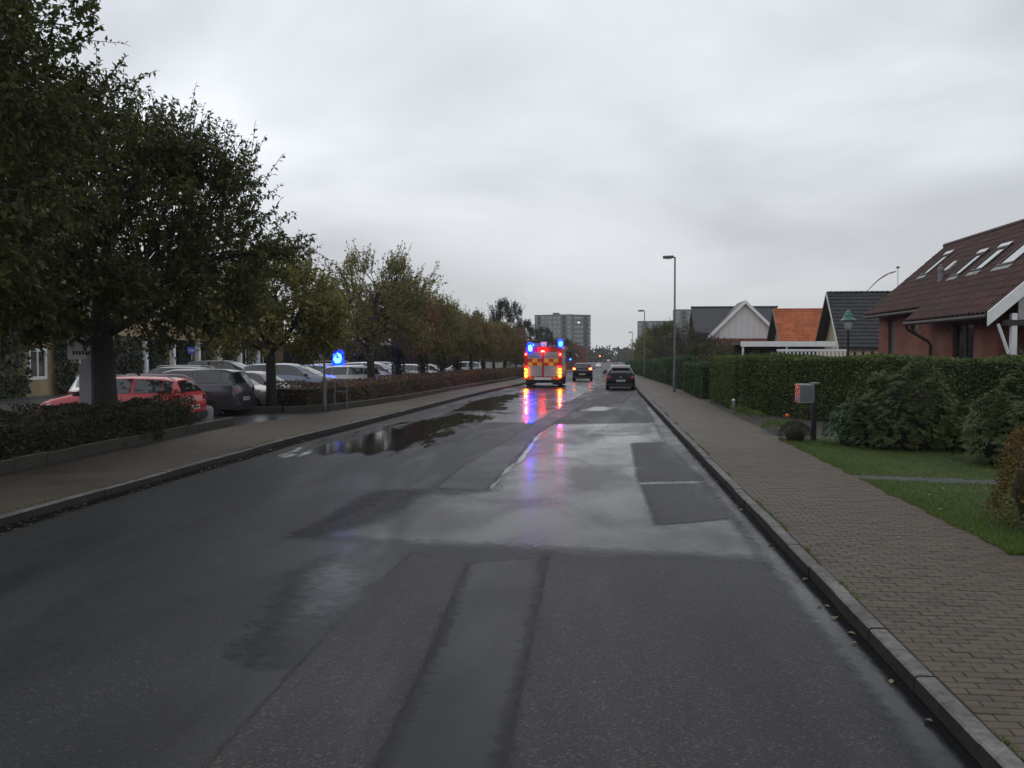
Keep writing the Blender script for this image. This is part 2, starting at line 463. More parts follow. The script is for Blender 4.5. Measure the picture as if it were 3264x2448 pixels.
def thing(name, label, cat, loc=(0, 0, 0), rz=0.0, group=None):
    o = bpy.data.objects.new(name, None)
    o.empty_display_size = 0.3
    COL.objects.link(o)
    o.location = loc; o.rotation_euler = (0, 0, rz)
    return props(o, label, cat, group)

def link(name, me, mat, parent=None, loc=None, rot=None):
    o = bpy.data.objects.new(name, me)
    COL.objects.link(o)
    if mat is not None and len(me.materials) == 0:
        me.materials.append(mat)
    if parent is not None: o.parent = parent
    if loc is not None: o.location = loc
    if rot is not None: o.rotation_euler = rot
    return o

class MB:
    """Collects verts and faces, then builds one mesh object."""
    def __init__(self): self.v, self.f = [], []
    def add(self, vs, fs):
        b = len(self.v); self.v += [tuple(p) for p in vs]; self.f += [tuple(i + b for i in q) for q in fs]; return self
    def box(self, c, s, rz=0.0, rx=0.0, ry=0.0):
        m = Matrix.Rotation(rz, 3, 'Z') @ Matrix.Rotation(ry, 3, 'Y') @ Matrix.Rotation(rx, 3, 'X')
        vs = [m @ Vector((sx * s[0] / 2, sy * s[1] / 2, sz * s[2] / 2)) + Vector(c) for sz in (-1, 1) for sy in (-1, 1) for sx in (-1, 1)]
        return self.add(vs, [(0, 2, 3, 1), (4, 5, 7, 6), (0, 1, 5, 4), (2, 6, 7, 3), (0, 4, 6, 2), (1, 3, 7, 5)])
    def b2(self, lo, hi):
        return self.box([(a + b) / 2 for a, b in zip(lo, hi)], [b - a for a, b in zip(lo, hi)])
    def tube(self, pts, rad, n=8, cap=True):
        pts = [Vector(p) for p in pts]
        if not hasattr(rad, "__len__"): rad = [rad] * len(pts)
        vs, fs = [], []
        for i, p in enumerate(pts):
            d = (pts[min(i + 1, len(pts) - 1)] - pts[max(i - 1, 0)]).normalized()
            a = d.cross(Vector((0, 0, 1)) if abs(d.z) < 0.9 else Vector((1, 0, 0))).normalized()
            b = d.cross(a)
            for k in range(n):
                t = 2 * math.pi * k / n
                vs.append(p + (a * math.cos(t) + b * math.sin(t)) * rad[i])
        for i in range(len(pts) - 1):
            for k in range(n):
                fs.append((i * n + k, i * n + (k + 1) % n, (i + 1) * n + (k + 1) % n, (i + 1) * n + k))
        if cap:
            fs.append(tuple(range(n))[::-1]); fs.append(tuple((len(pts) - 1) * n + k for k in range(n)))
        return self.add(vs, fs)
    def lathe(self, prof, c=(0, 0, 0), n=16):
        vs, fs = [], []
        for r_, z in prof:
            for k in range(n):
                t = 2 * math.pi * k / n
                vs.append((c[0] + r_ * math.cos(t), c[1] + r_ * math.sin(t), c[2] + z))
        for i in range(len(prof) - 1):
            for k in range(n):
                fs.append((i * n + k, i * n + (k + 1) % n, (i + 1) * n + (k + 1) % n, (i + 1) * n + k))
        fs.append(tuple(range(n))[::-1]); fs.append(tuple((len(prof) - 1) * n + k for k in range(n)))
        return self.add(vs, fs)
    def prism(self, poly, axis, a, b):
        """poly in the two other axes, extruded along axis from a to b."""
        n = len(poly)
        def P(u, v, t): return {'x': (t, u, v), 'y': (u, t, v), 'z': (u, v, t)}[axis]
        vs = [P(u, v, a) for u, v in poly] + [P(u, v, b) for u, v in poly]
        fs = [tuple(range(n)), tuple(range(2 * n - 1, n - 1, -1))] + [(i, n + i, n + (i + 1) % n, (i + 1) % n) for i in range(n)]
        return self.add(vs, fs)
    def quad(self, *p): return self.add(p, [tuple(range(len(p)))])
    def build(self, name, mat, parent=None, smooth=None, loc=None, rot=None, fix=True):
        me = bpy.data.meshes.new(name)
        me.from_pydata(self.v, [], self.f)
        if fix:
            bm = bmesh.new(); bm.from_mesh(me); bmesh.ops.recalc_face_normals(bm, faces=bm.faces); bm.to_mesh(me); bm.free()
        if smooth:
            me.shade_smooth(); me.set_sharp_from_angle(angle=R(smooth))
        return link(name, me, mat, parent, loc, rot)

def quads_mesh(name, V):
    """V: (N,4,3) array of separate quads -> mesh."""
    n = len(V)
    me = bpy.data.meshes.new(name)
    me.vertices.add(n * 4); me.loops.add(n * 4); me.polygons.add(n)
    me.vertices.foreach_set("co", np.asarray(V, np.float32).ravel())
    me.loops.foreach_set("vertex_index", np.arange(n * 4, dtype=np.int32))
    me.polygons.foreach_set("loop_start", np.arange(0, n * 4, 4, dtype=np.int32))
    me.update(); me.validate()
    return me

def nrm(a): return a / (np.linalg.norm(a, axis=-1, keepdims=True) + 1e-9)

def leaves(P, D, N, L, W):
    D = nrm(D); S = nrm(np.cross(D, N)); N2 = np.cross(S, D)
    L = np.asarray(L)[..., None]; W = np.asarray(W)[..., None]
    mid = P + D * L * 0.42 + N2 * L * 0.10
    return np.stack([P, mid + S * W / 2, P + D * L, mid - S * W / 2], 1)

def zt(y):      # the road falls gently away and rises to a far crest
    return float(np.interp(y, [-50, 50, 60, 81, 130, 200, 290, 400, 470, 700, 3000], [0, 0, -0.08, -0.35, -0.95, -1.9, -2.85, -2.35, -3.6, -5, -6]))
def xl(y): return float(np.interp(y, [-20, 21, 26, 30, 43, 54, 60, 300, 400, 470], [-7.68, -7.68, -7.45, -7.22, -6.72, -6.15, -5.75, -5.75, -6.3, -6.3]))
def xr(y): return float(np.interp(y, [-20, 160, 230, 320, 470], [2.05, 2.05, 3.6, 6.0, 6.3]))
def pl(y): return float(np.interp(y, [-20, 13, 18, 25, 28.7, 38.6, 57, 100, 470], [-10.15, -10.2, -10.35, -10.6, -9.75, -8.7, -7.75, -7.6, -8.5]))   # outer edge of the left pavement

# ------------------------------------------------------------------ ground, road, pavements
YS = [-20, -8, 0, 4, 8, 12, 16, 20, 23, 26, 28.7, 30, 34, 38.6, 43, 48, 54, 57, 60, 70, 81, 100, 130, 160, 200, 230, 260, 290, 320, 360, 400, 430, 470]
def strip(name, fa, fb, dz, mat, ys=YS, parent=None, nx=1, kind='structure'):
    mb = MB(); vs = []; fs = []
    for y in ys:
        for i in range(nx + 1):
            vs.append((fa(y) + (fb(y) - fa(y)) * i / nx, y, zt(y) + dz))
    for j in range(len(ys) - 1):
        for i in range(nx):
            a = j * (nx + 1) + i
            fs.append((a, a + 1, a + nx + 2, a + nx + 1))
    mb.add(vs, fs)
    return props(mb.build(name, mat, parent, fix=False), kind=kind)

g_ys = [-60] + YS[0:1] + YS[1:] + [700, 1500, 3000]
strip("ground", lambda y: -2500, lambda y: 2500, -0.05, M['field'], g_ys, nx=8)
road = strip("road", xl, xr, 0.0, M['asphalt'], nx=2)
PZ = 0.12
strip("right_pavement", lambda y: xr(y) + 0.14, lambda y: xr(y) + 2.36, PZ, M['paver_far'], [y for y in YS if y >= 20] )
strip("left_pavement", pl, lambda y: xl(y) - 0.14, PZ, M['paver_far'])
# parking lot and soil on the left, garden soil on the right
strip("parking_lot", lambda y: -27.6, lambda y: pl(y) - 0.02, 0.09, M['asphalt_lot'], [-20, 0, 13, 18, 25, 28.7, 38.6, 57, 100, 160])
strip("garden_ground", lambda y: xr(y) + 2.30, lambda y: 60, PZ - 0.012, M['soil'], [9.3, 12, 20, 30, 50, 60, 81, 100, 130])

# near right pavement: bed of joint sand under single blocks
def flat(name, pts, z, mat, parent=None, kind=None, thick=0.0):
    mb = MB()
    if thick: mb.prism(pts, 'z', z - thick, z)
    else: mb.quad(*[(x, y, z) for x, y in pts])
    o = mb.build(name, mat, parent)
    if kind: o["kind"] = kind
    return o
pave = flat("pavement", [(2.19, -2), (9, -2), (9, 9.7), (4.42, 9.7), (4.42, 20), (2.19, 20)], PZ - 0.012, M['sand'], kind='structure')

def proj(x, y, z):
    cy, sy = math.cos(YAW), math.sin(YAW); cp, sp = math.cos(PITCH), math.sin(PITCH)
    xr_ = x * cy + y * sy; yf = -x * sy + y * cy; zz = z - 2.25
    k = yf * cp - zz * sp
    return 512 + 885 * xr_ / k, 384 - 885 * (yf * sp + zz * cp) / k, k

def block_geo(c, sx, sy, h=0.05, b=0.005, dz=0.0, rz=0.0):
    x, y, z = c
    ca, sa = math.cos(rz), math.sin(rz)
    vs = []
    for zz, o in ((z - h, 0), (z - b + dz, 0), (z + dz, b)):
        for px, py in ((-1, -1), (1, -1), (1, 1), (-1, 1)):
            ax, ay = px * (sx / 2 - o), py * (sy / 2 - o)
            vs.append((x + ax * ca - ay * sa, y + ax * sa + ay * ca, zz))
    fs = [(8, 9, 10, 11)]
    for k in (0, 4):
        for i in range(4):
            fs.append((k + i, k + (i + 1) % 4, k + 4 + (i + 1) % 4, k + 4 + i))
    return vs, fs

rng = random.Random(7)
cand = []
for j in range(164):
    y = 3.6 + j * 0.1 + 0.05
    xmax = 8.0 if y < 9.65 else 4.42
    x = 2.195 + (0.1 if j % 2 else 0.0)
    if j % 2: cand.append((2.195 + 0.05, y, 0.1))
    while x + 0.2 <= xmax + 0.11:
        cand.append((x + 0.1, y, 0.2)); x += 0.2
vis, rest = [], []
for x, y, L_ in cand:
    u, v, k = proj(x, y, PZ)
    (vis if (u < 1024 and v < 768 and L_ > 0.15) else rest).append((y, x, L_))
vis.sort()
single, rest = vis[:300], rest + vis[300:]
bl = bpy.data.meshes.new("paving_block")
vs, fs = block_geo((0, 0, 0), 0.194, 0.094)
bl.from_pydata(vs, [], fs); bl.materials.append(M['paver'])
for y, x, L_ in single:
    o = bpy.data.objects.new("paving_block", bl); COL.objects.link(o); o.parent = pave
    o.location = (x + rng.uniform(-.002, .002), y + rng.uniform(-.002, .002), PZ + rng.uniform(-.004, .002))
    o.rotation_euler = (rng.uniform(-.012, .012), rng.uniform(-.012, .012), rng.uniform(-.01, .01))
mb = MB()
for y, x, L_ in rest:
    mb.add(*block_geo((x, y, PZ), L_ - 0.006, 0.094, dz=rng.uniform(-.003, .002), rz=rng.uniform(-.008, .008)))
props(mb.build("paving_blocks", M['paver'], pave, fix=False), kind='stuff')

# kerbs: one stone after another
def kerb(name, fx, side, y0, y1, n_single, step=1.0):
    root = strip(name, (lambda y: fx(y) + (0.012 if side > 0 else -0.132)), (lambda y: fx(y) + (0.132 if side > 0 else -0.012)), PZ - 0.02, M['sand'], [y for y in YS])
    mbs = MB()
    y = y0; i = 0
    while y < y1:
        L_ = step if i < n_single else 4.0
        ya, yb = y + 0.006, y + L_ - 0.006
        xa, xb = fx(ya), fx(yb)
        j = rng.uniform(-.006, .006)
        h = rng.uniform(-.006, .006)
        s = side
        pr = [(0.0 + j, -0.06), (0.012 + j, PZ - 0.012 + h), (0.03 + j, PZ + h), (0.132 + j, PZ + h), (0.132 + j, -0.06)]
        V = [(xa + s * a, ya, zt(ya) + b) for a, b in pr] + [(xb + s * a, yb, zt(yb) + b) for a, b in pr]
        F = [(0, 1, 2, 3, 4), (9, 8, 7, 6, 5)] + [(q, 5 + q, 5 + (q + 1) % 5, (q + 1) % 5) for q in range(5)]
        if i < n_single:
            MB().add(V, F).build("kerb_stone", M['kerb'], root)
        else:
            mbs.add(V, F)
        y += L_; i += 1
    props(mbs.build("kerb_row", M['kerb'], root), kind='stuff')
kerb("right_kerb", xr, 1, 2.0, 330, 75)
kerb("left_kerb", xl, -1, 4.0, 330, 70)

# repaired patches, wet strips, puddles and painted kerb shade lying on the road
NPATCH = [0]
def patch(name, pts, mat, z, jit=0.03, seed=0, step=0.25, soft=.07):
    NPATCH[0] += 1; z = .0012 + .00045 * NPATCH[0]
    """a repair or a wet area on the road: a thin sheet whose "edge" value falls from 1 inside to 0 at its worn border."""
    P_ = np.array(pts, float)
    lo, hi = P_.min(0) - soft - .1, P_.max(0) + soft + .1
    h = float(np.clip(soft * .9, .06, .25)) if hi[1] - lo[1] < 9 else float(np.clip(soft * .9, .11, .25))
    nx_, ny_ = int((hi[0] - lo[0]) / h) + 2, int((hi[1] - lo[1]) / h) + 2
    gx_, gy_ = np.meshgrid(lo[0] + np.arange(nx_) * h, lo[1] + np.arange(ny_) * h)
    Q_ = np.stack([gx_.ravel(), gy_.ravel()], 1)
    d = np.full(len(Q_), 1e9); ins = np.zeros(len(Q_), bool)
    for a, b in zip(P_, np.roll(P_, -1, 0)):
        ab = b - a
        t = np.clip(((Q_ - a) @ ab) / (ab @ ab), 0, 1)[:, None]
        d = np.minimum(d, np.linalg.norm(Q_ - a - ab * t, axis=1))
        with np.errstate(divide='ignore', invalid='ignore'):
            c = ((a[1] > Q_[:, 1]) != (b[1] > Q_[:, 1])) & (Q_[:, 0] < (b[0] - a[0]) * (Q_[:, 1] - a[1]) / (b[1] - a[1] + 1e-12) + a[0])
        ins ^= c
    sd = np.where(ins, d, -d)
    e = np.clip(.5 + sd / (2 * soft), 0, 1)
    idx = np.arange(len(Q_)).reshape(ny_, nx_)
    F_ = np.stack([idx[:-1, :-1], idx[:-1, 1:], idx[1:, 1:], idx[1:, :-1]], -1).reshape(-1, 4)
    F_ = F_[e[F_].max(1) > 0]
    used = np.unique(F_); mp = -np.ones(len(Q_), int); mp[used] = np.arange(len(used))
    Q_, e, F_ = Q_[used], e[used], mp[F_]
    me = bpy.data.meshes.new(name)
    me.from_pydata([(x, y, zt(y) + z) for x, y in Q_], [], F_.tolist())
    me.attributes.new("edge", 'FLOAT', 'POINT').data.foreach_set("value", e.astype(np.float32))
    return link(name, me, mat, road)
patch("smooth_wet_patch", [(-1.85, 14.1), (-1.7, 27.4), (1.78, 28.4), (1.9, 22.5), (1.9, 9.75), (-3.64, 10.38), (-3.5, 13.9), (-2.3, 13.76)], M['asphalt_smooth'], 0.004, 0.035, 1, soft=.42)
patch("smooth_wet_patch", [(-5.4, 28), (-1.9, 28), (-0.7, 47), (-0.4, 75), (-5.5, 75)], M['asphalt_smooth'], 0.0045, soft=.5)
patch("dark_strip", [(-2.75, 14.4), (-1.86, 14.12), (-1.72, 25), (0.0, 48), (-0.9, 49), (-2.72, 17.1)], M['asphalt_strip'], 0.008, 0.02, 2, soft=.12)
patch("coarse_patch", [(-0.58, 9.72), (1.72, 9.6), (1.78, 7.5), (1.76, 2.5), (-0.5, 2.5), (-0.55, 6.6)], M['asphalt_coarse'], 0.004, 0.018, 3)
patch("coarse_patch", [(-2.1, 9.66), (-1.42, 9.3), (-1.25, 6.2), (-1.15, 2.5), (-2.1, 2.5), (-2.2, 8.0)], M['asphalt_coarse'], 0.004, 0.03, 4)
patch("smooth_strip", [(-1.40, 9.3), (-0.62, 9.6), (-0.57, 6.6), (-0.52, 2.5), (-1.13, 2.5), (-1.23, 6.2)], M['asphalt_strip'], 0.004, 0.012, 5, soft=.14)
patch("pale_wet_patch", [(-2.9, 9.4), (-2.25, 8.5), (-2.25, 7.2), (-2.3, 6.1), (-2.62, 6.3), (-2.75, 7.4), (-3.05, 8.6)], M['asphalt_smooth'], 0.004, 0.05, 6, soft=.40)
patch("coarse_patch", [(0.74, 22.0), (1.56, 22.3), (1.86, 21.4), (1.8, 15.7), (0.64, 15.4)], M['asphalt_coarse'], 0.008, 0.035, 7, soft=.15)
patch("coarse_patch", [(0.67, 15.1), (1.8, 15.35), (1.84, 12.15), (0.72, 11.55)], M['asphalt_coarse'], 0.008, 0.04, 8, soft=.15)
patch("puddle", [(-6.9, 18.6), (-6.75, 22.4), (-6.2, 27), (-5.3, 32), (-3.5, 31), (-4.4, 26), (-4.0, 22), (-4.9, 19.0)], M['water'], 0.016, soft=.75)
patch("puddle", [(-5.7, 33), (-5.9, 40), (-5.0, 47), (-4.1, 46), (-4.3, 39), (-3.6, 34)], M['water'], 0.016, 0.12, 10, 0.5, soft=.30)
patch("dark_stain", [(-3.66, 10.4), (-3.52, 13.9), (-2.95, 14.1), (-3.05, 11.4)], M['stain'], 0.020, soft=.45)
patch("puddle", [(-0.2, 23.8), (1.2, 24.4), (1.5, 27.8), (0.2, 27.2)], M['asphalt_smooth'], 0.016, 0.08, 12, soft=.30)
patch("puddle", [(-0.9, 33.5), (0.2, 33.8), (0.7, 36.2), (-0.3, 36.6)], M['asphalt_smooth'], 0.016, 0.08, 13, soft=.30)
patch("dark_strip", [(-2.0, 38), (0.9, 39.5), (1.6, 47), (-0.0, 48.5)], M['asphalt_coarse'], 0.012, 0.05, 14)
patch("wet_gutter", [(1.74, 4.0), (1.76, 9.5), (1.78, 15), (1.55, 22), (1.7, 30), (1.9, 44), (2.04, 44), (2.04, 20), (2.04, 4.0)], M['gutter'], 0.014, 0.03, 15, soft=.16)
patch("tar_seam", [(-1.86, 14.2), (-1.72, 20.0), (-1.68, 25.5), (-1.60, 25.5), (-1.63, 20), (-1.76, 14.2)], M['water'], 0.013, soft=.05)
patch("gutter_shade", [(1.96, 3.0), (1.95, 12), (1.97, 30), (1.95, 50), (2.06, 50), (2.06, 3.0)], M['kerb_shade'], 0.018, soft=.05)  # painted shade strip along the right kerb foot
patch("gutter_shade", [(xl(y_) + .02, y_) for y_ in (5, 12, 21, 26, 30, 43, 54)] + [(xl(y_) + .24 + .05 * math.sin(y_), y_) for y_ in (54, 43, 30, 26, 21, 16, 12, 8, 5)], M['kerb_shade'], 0.022, soft=.10)  # painted shade strip along the left kerb foot, wider
for q, (yy, xa, xb) in enumerate([(62, -0.8, 0.6), (68, -0.5, 0.9), (76, -0.9, 0.2), (90, -0.4, 1.2), (105, -0.7, 0.8), (135, -0.8, 0.9), (180, -0.8, 1.0)]):
    mb = MB(); d = 1.2 + yy * 0.03
    mb.quad((xa, yy, zt(yy) + .02), (xb, yy, zt(yy) + .02), (xb + .2, yy + d, zt(yy + d) + .02), (xa + .1, yy + d, zt(yy + d) + .02))
    o_ = mb.build("puddle", M['water'], road)
    o_.data.attributes.new("edge", 'FLOAT', 'POINT').data.foreach_set("value", [.55] * 4)

# lawn, path and grass
flat("lawn", [(4.40, 9.75), (14, 9.75), (14, 23), (4.5, 23), (4.36, 16.5)], PZ - 0.004, M['lawn'], kind='structure')
flat("garden_path", [(4.3, 15.2), (14, 13.2), (14, 13.75), (4.5, 15.9)], PZ, M['gravel'], kind='structure')
nr = np.random.default_rng(3)
n = 110000
gy = 9.7 + 12.5 * nr.random(n) ** 1.5
gx = 4.30 + 9.5 * nr.random(n) ** 1.4 + 0.02 * np.sin(gy * 3.1) + 0.02 * np.sin(gy * 7.7)
py = 15.5 - (gx - 4.3) * 0.207
keep = (np.abs(gy - py) > 0.16 + 0.12 * nr.random(n)) & (gx < gy * 0.47 + 1)
gx, gy = gx[keep], gy[keep]; n = len(gx)
hgt = 0.035 + 0.035 * nr.random(n)
P = np.stack([gx, gy, np.full(n, PZ - 0.005)], 1)
D = np.stack([nr.normal(0, .5, n), nr.normal(0, .5, n), np.ones(n)], 1)
N = np.stack([nr.normal(0, 1, n), nr.normal(0, 1, n), np.zeros(n)], 1)
props(link("grass", quads_mesh("grass", leaves(P, D, N, hgt, np.full(n, 0.008))), M['grass']), kind='stuff')
# fallen leaves on the bed edge, gutters and pavements
n = 700
P = np.concatenate([
    np.stack([-10.2 + nr.normal(0, .5, 260), nr.uniform(9, 30, 260), np.full(260, PZ + .012)], 1),
    np.stack([1.97 - np.abs(nr.normal(0, .05, 160)), nr.uniform(5, 45, 160), np.full(160, .018)], 1),
    np.stack([nr.uniform(2.2, 4.4, 100), nr.uniform(8, 35, 100), np.full(100, PZ + .012)], 1),
    np.stack([nr.uniform(4.4, 7, 60), nr.uniform(10, 20, 60), np.full(60, PZ + .05)], 1),
    np.stack([-7.55 + np.abs(nr.normal(0, .12, 120)), nr.uniform(8, 22, 120), np.full(120, .016)], 1)])
n = len(P); a = nr.uniform(0, 6.28, n)
D = np.stack([np.cos(a), np.sin(a), nr.uniform(-.1, .3, n)], 1); N = np.tile([0, 0, 1.0], (n, 1))
props(link("fallen_leaves", quads_mesh("fallen_leaves", leaves(P, D, N, nr.uniform(.04, .08, n), nr.uniform(.03, .05, n))), M['leaf_fallen']), kind='stuff')
n = 4200
y_ = nr.uniform(4, 40, n)
side = nr.random(n) < 0.55
x_ = np.where(side, 2.19 + np.abs(nr.normal(0, .02, n)), np.array([xl(q) for q in y_]) - .16 - np.abs(nr.normal(0, .05, n)))
cl = np.sin(y_ * 1.7) + np.sin(y_ * 0.63 + 1) + np.sin(y_ * 4.1)
k = cl > 0.5
P = np.stack([x_[k], y_[k], np.full(k.sum(), PZ - .004)], 1); n = len(P)
D = np.stack([nr.normal(0, .6, n), nr.normal(0, .6, n), np.ones(n)], 1); N = nr.normal(0, 1, (n, 3))
props(link("kerb_weeds", quads_mesh("kerb_weeds", leaves(P, D, N, nr.uniform(.02, .05, n), np.full(n, .012))), M['grass']), kind='stuff')

# ------------------------------------------------------------------ plants
def tree_mesh(seed, height, cr, base, tr, n_sub, n_shoot, n_leaf, ls, top_shoots=0.5, dens=1.0):
    """wood MB and leaf quads of a street tree: trunk, limbs, branches, shoots hung with drooping leaves."""
    g = np.random.default_rng(seed); r_ = random.Random(seed)
    wood = MB()
    trunk_top = base + (height - base) * 0.25
    bend = g.normal(0, .06, 2)
    wood.tube([(0, 0, -0.1), (bend[0] * .3, bend[1] * .3, base * .5), (bend[0], bend[1], base), (bend[0] * 1.5, bend[1] * 1.5, trunk_top)],
              [tr * 1.25, tr * 0.95, tr * 0.85, tr * 0.55], 8)
    cz = (base + height) / 2 + 0.1; hz_ = (height - base) / 2
    limbs = []
    nl = 8
    for i in range(nl):
        a = 6.283 * i / nl + g.uniform(-.3, .3)
        rr = cr * g.uniform(.35, .6); zz = base + (height - base) * g.uniform(.30, .72)
        if i == 0: rr *= .2; zz = base + (height - base) * .8
        s = (bend[0], bend[1], base + (trunk_top - base) * g.uniform(-.15, .9))
        e = (math.cos(a) * rr, math.sin(a) * rr, zz)
        m = (s[0] * .5 + e[0] * .6, s[1] * .5 + e[1] * .6, s[2] * .62 + e[2] * .38)
        wood.tube([s, m, e], [tr * .42, tr * .30, tr * .15], 5, False)
        limbs.append((Vector(s), Vector(m), Vector(e)))
    Ps, Ds, Ns, Ls, Ws = [], [], [], [], []
    for i in range(n_sub):
        a = g.uniform(0, 6.283); z = g.uniform(-0.95, 1.0)
        rad = (math.sqrt(max(0.04, 1 - z * z * 0.85)) if z > 0 else (1 - abs(z) ** 3 * .55)) * g.uniform(.25, 1.0) ** 0.55
        lump = 1 + .16 * math.sin(3 * a + seed) + .1 * math.sin(5 * a + 2 * z + seed)
        c = Vector((math.cos(a) * cr * rad * lump * (1.0 if z < .3 else 1 - .3 * (z - .3)), math.sin(a) * cr * rad * lump * (1.0 if z < .3 else 1 - .3 * (z - .3)), cz + z * hz_ * .92))
        lb = min(limbs, key=lambda q: (q[2] - c).length + (q[1] - c).length * .4)
        st = lb[1].lerp(lb[2], r_.uniform(.1, 1.0))
        mid = st.lerp(c, .55) + Vector((0, 0, (c - st).length * .10))
        wood.tube([st, mid, c], [tr * .13, tr * .08, tr * .03 + .004], 4, False)
        out = (c - Vector((0, 0, cz))).normalized()
        for k in range(n_shoot):
            d = (out * .55 + Vector((0, 0, .45 if z > -.2 else .05)) + Vector(g.normal(0, .62, 3))).normalized()
            ln = g.uniform(.35, .8) * (cr / 3.0) ** .3
            if z > .45 and g.random() < top_shoots:
                d = (d * .5 + Vector((0, 0, 1)) + out * .25).normalized(); ln *= g.uniform(1.1, 1.75)
            s = c + Vector(g.normal(0, .22, 3)) * (cr / 3.0) ** .5
            e = s + d * ln
            tip = e + Vector((d.x, d.y, d.z - .5)) * ln * .12
            wood.tube([s, e, tip], [.009, .006, .003], 3, False)
            q = max(3, int(n_leaf * g.uniform(.6, 1.2) * dens))
            t = np.linspace(.08, 1.0, q)[:, None]
            p = np.array(s) * (1 - t) + np.array(e) * t
            dd = nrm(g.normal(0, 1, (q, 3)) + np.array(d) * .35 + np.array([0, 0, -.55]))
            Ps.append(p); Ds.append(dd); Ns.append(nrm(g.normal(0, .6, (q, 3)) + np.array([0, 0, .8])))
            l = ls * g.uniform(.65, 1.25, q); Ls.append(l); Ws.append(l * g.uniform(.42, .6, q))
    Q = leaves(np.concatenate(Ps), np.concatenate(Ds), np.concatenate(Ns), np.concatenate(Ls), np.concatenate(Ws))
    wm = bpy.data.meshes.new("trunk"); wm.from_pydata(wood.v, [], wood.f); wm.shade_smooth()
    wm.materials.append(M['bark'])
    return wm, quads_mesh("crown", Q)

def set_mat(o, mat):
    o.material_slots[0].link = 'OBJECT'; o.material_slots[0].material = mat

def plant_tree(proto, name, label, x, y, mat, rz=0.0, s=(1, 1, 1), group=None, z=None, cat="tree", ivy=False):
    wm, lm = proto
    t = thing(name, label, cat, (x, y, zt(y) if z is None else z), rz, group)
    a = link("trunk", wm, M['bark'], t); b = link("crown", lm, M['leaf_green'], t)
    set_mat(b, mat)
    t.scale = s
    if ivy:
        g = np.random.default_rng(int(abs(x * 31 + y * 7)))
        n = 900; an = g.uniform(0, 6.283, n); zz = g.uniform(0, 2.4, n)
        rr = .20 + g.uniform(0, .10, n)
        P = np.stack([np.cos(an) * rr, np.sin(an) * rr, zz], 1)
        D = np.stack([np.cos(an), np.sin(an), g.uniform(-1, .4, n)], 1)
        set_mat(link("ivy", quads_mesh("ivy", leaves(P, D, nrm(P * [1, 1, 0]) + g.normal(0, .4, (n, 3)), g.uniform(.08, .14, n), g.uniform(.07, .11, n))), M['leaf_dark'], t), M['leaf_dark'])
    return t

TR = "row of street trees between pavement and parking lot"
big_a = tree_mesh(11, 9.8, 4.0, 2.35, .24, 225, 17, 23, .122, .25)
big_b = tree_mesh(12, 7.5, 3.9, 2.5, .30, 215, 17, 23, .122, .3)
mid_a = tree_mesh(21, 5.1, 2.65, 2.15, .19, 125, 14, 16, .14, .5)
mid_b = tree_mesh(22, 5.9, 2.45, 2.1, .17, 100, 13, 14, .13, .7, .9)
mid_c = tree_mesh(23, 5.2, 2.25, 2.1, .18, 105, 13, 15, .14, .55, .9)
plant_tree(big_a, "street_tree", "big dark tree at the left edge, its crown running out of the picture", -11.6, 12.6, M['leaf_green'], .4, group=TR, cat="tree")
plant_tree(big_b, "street_tree", "large tree with thick dark trunk in front of the red car", -11.9, 20.2, M['leaf_green'], 2.0, group=TR)
plant_tree(mid_a, "street_tree", "medium tree with thin forked trunk in front of the beige car", -11.75, 30.6, M['leaf_olive'], 1.0, group=TR)
row = [(-11.8, 44.6, mid_b, 'leaf_olive', "sparse tall tree with bare upright shoots by the tail of the silver estate car", (1.25, 1.25, 1.12)),
       (-11.8, 50.6, mid_c, 'leaf_russet', "russet brown tree, the reddest crown of the row", (1.1, 1.1, 1.1)),
       (-11.8, 57.8, mid_c, 'leaf_olive', "yellowish tree right after the russet one in the row", (1, 1, 1.05)),
       (-11.7, 64.0, mid_a, 'leaf_olive', "sixth tree from the fire engine's end of the row, olive with wide crown", (.9, .9, 1.02)),
       (-11.6, 70.5, mid_c, 'leaf_russet', "rusty olive tree fifth from the fire engine's end of the row", (1, 1, .98)),
       (-11.5, 77.5, mid_a, 'leaf_olive', "olive tree fourth from the fire engine's end of the row", (.85, .85, .98)),
       (-11.4, 84.5, mid_c, 'leaf_russet', "brown tinged tree third from the fire engine's end of the row", (1, 1, .95)),
       (-11.2, 91.5, mid_c, 'leaf_olive', "olive tree second from the fire engine's end of the row", (1, 1, 1)),
       (-11.0, 99.0, mid_a, 'leaf_russet', "small far brownish tree ending the row beside the fire engine", (.9, .9, .95))]
for i, (x, y, pr, mt, lb, s) in enumerate(row):
    plant_tree(pr, "street_tree", lb, x, y, M[mt], 1.3 * i + .5, s, TR, ivy=(1 <= i <= 4))

def bush_leaves(seed, n, fn, ls, spread=.5, droop=0.0, aspect=.5):
    """fn(g, n) -> points and outward normals."""
    g = np.random.default_rng(seed)
    P, N = fn(g, n)
    D = nrm(N * .6 + g.normal(0, spread, P.shape) + np.array([0, 0, -droop]))
    NN = nrm(N + g.normal(0, .7, P.shape))
    l = ls * g.uniform(.6, 1.3, len(P))
    return leaves(P, D, NN, l, l * aspect)

def lumpy(P, N, g, amp, fr):
    ph = g.uniform(0, 6, 6)
    d = np.zeros(len(P))
    for i in range(6):
        k = g.normal(0, fr * (1 + .5 * i), 3)
        d += np.sin(P @ k + ph[i]) / (1 + .5 * i)
    return P + N * (amp * d / 2.5)[:, None]

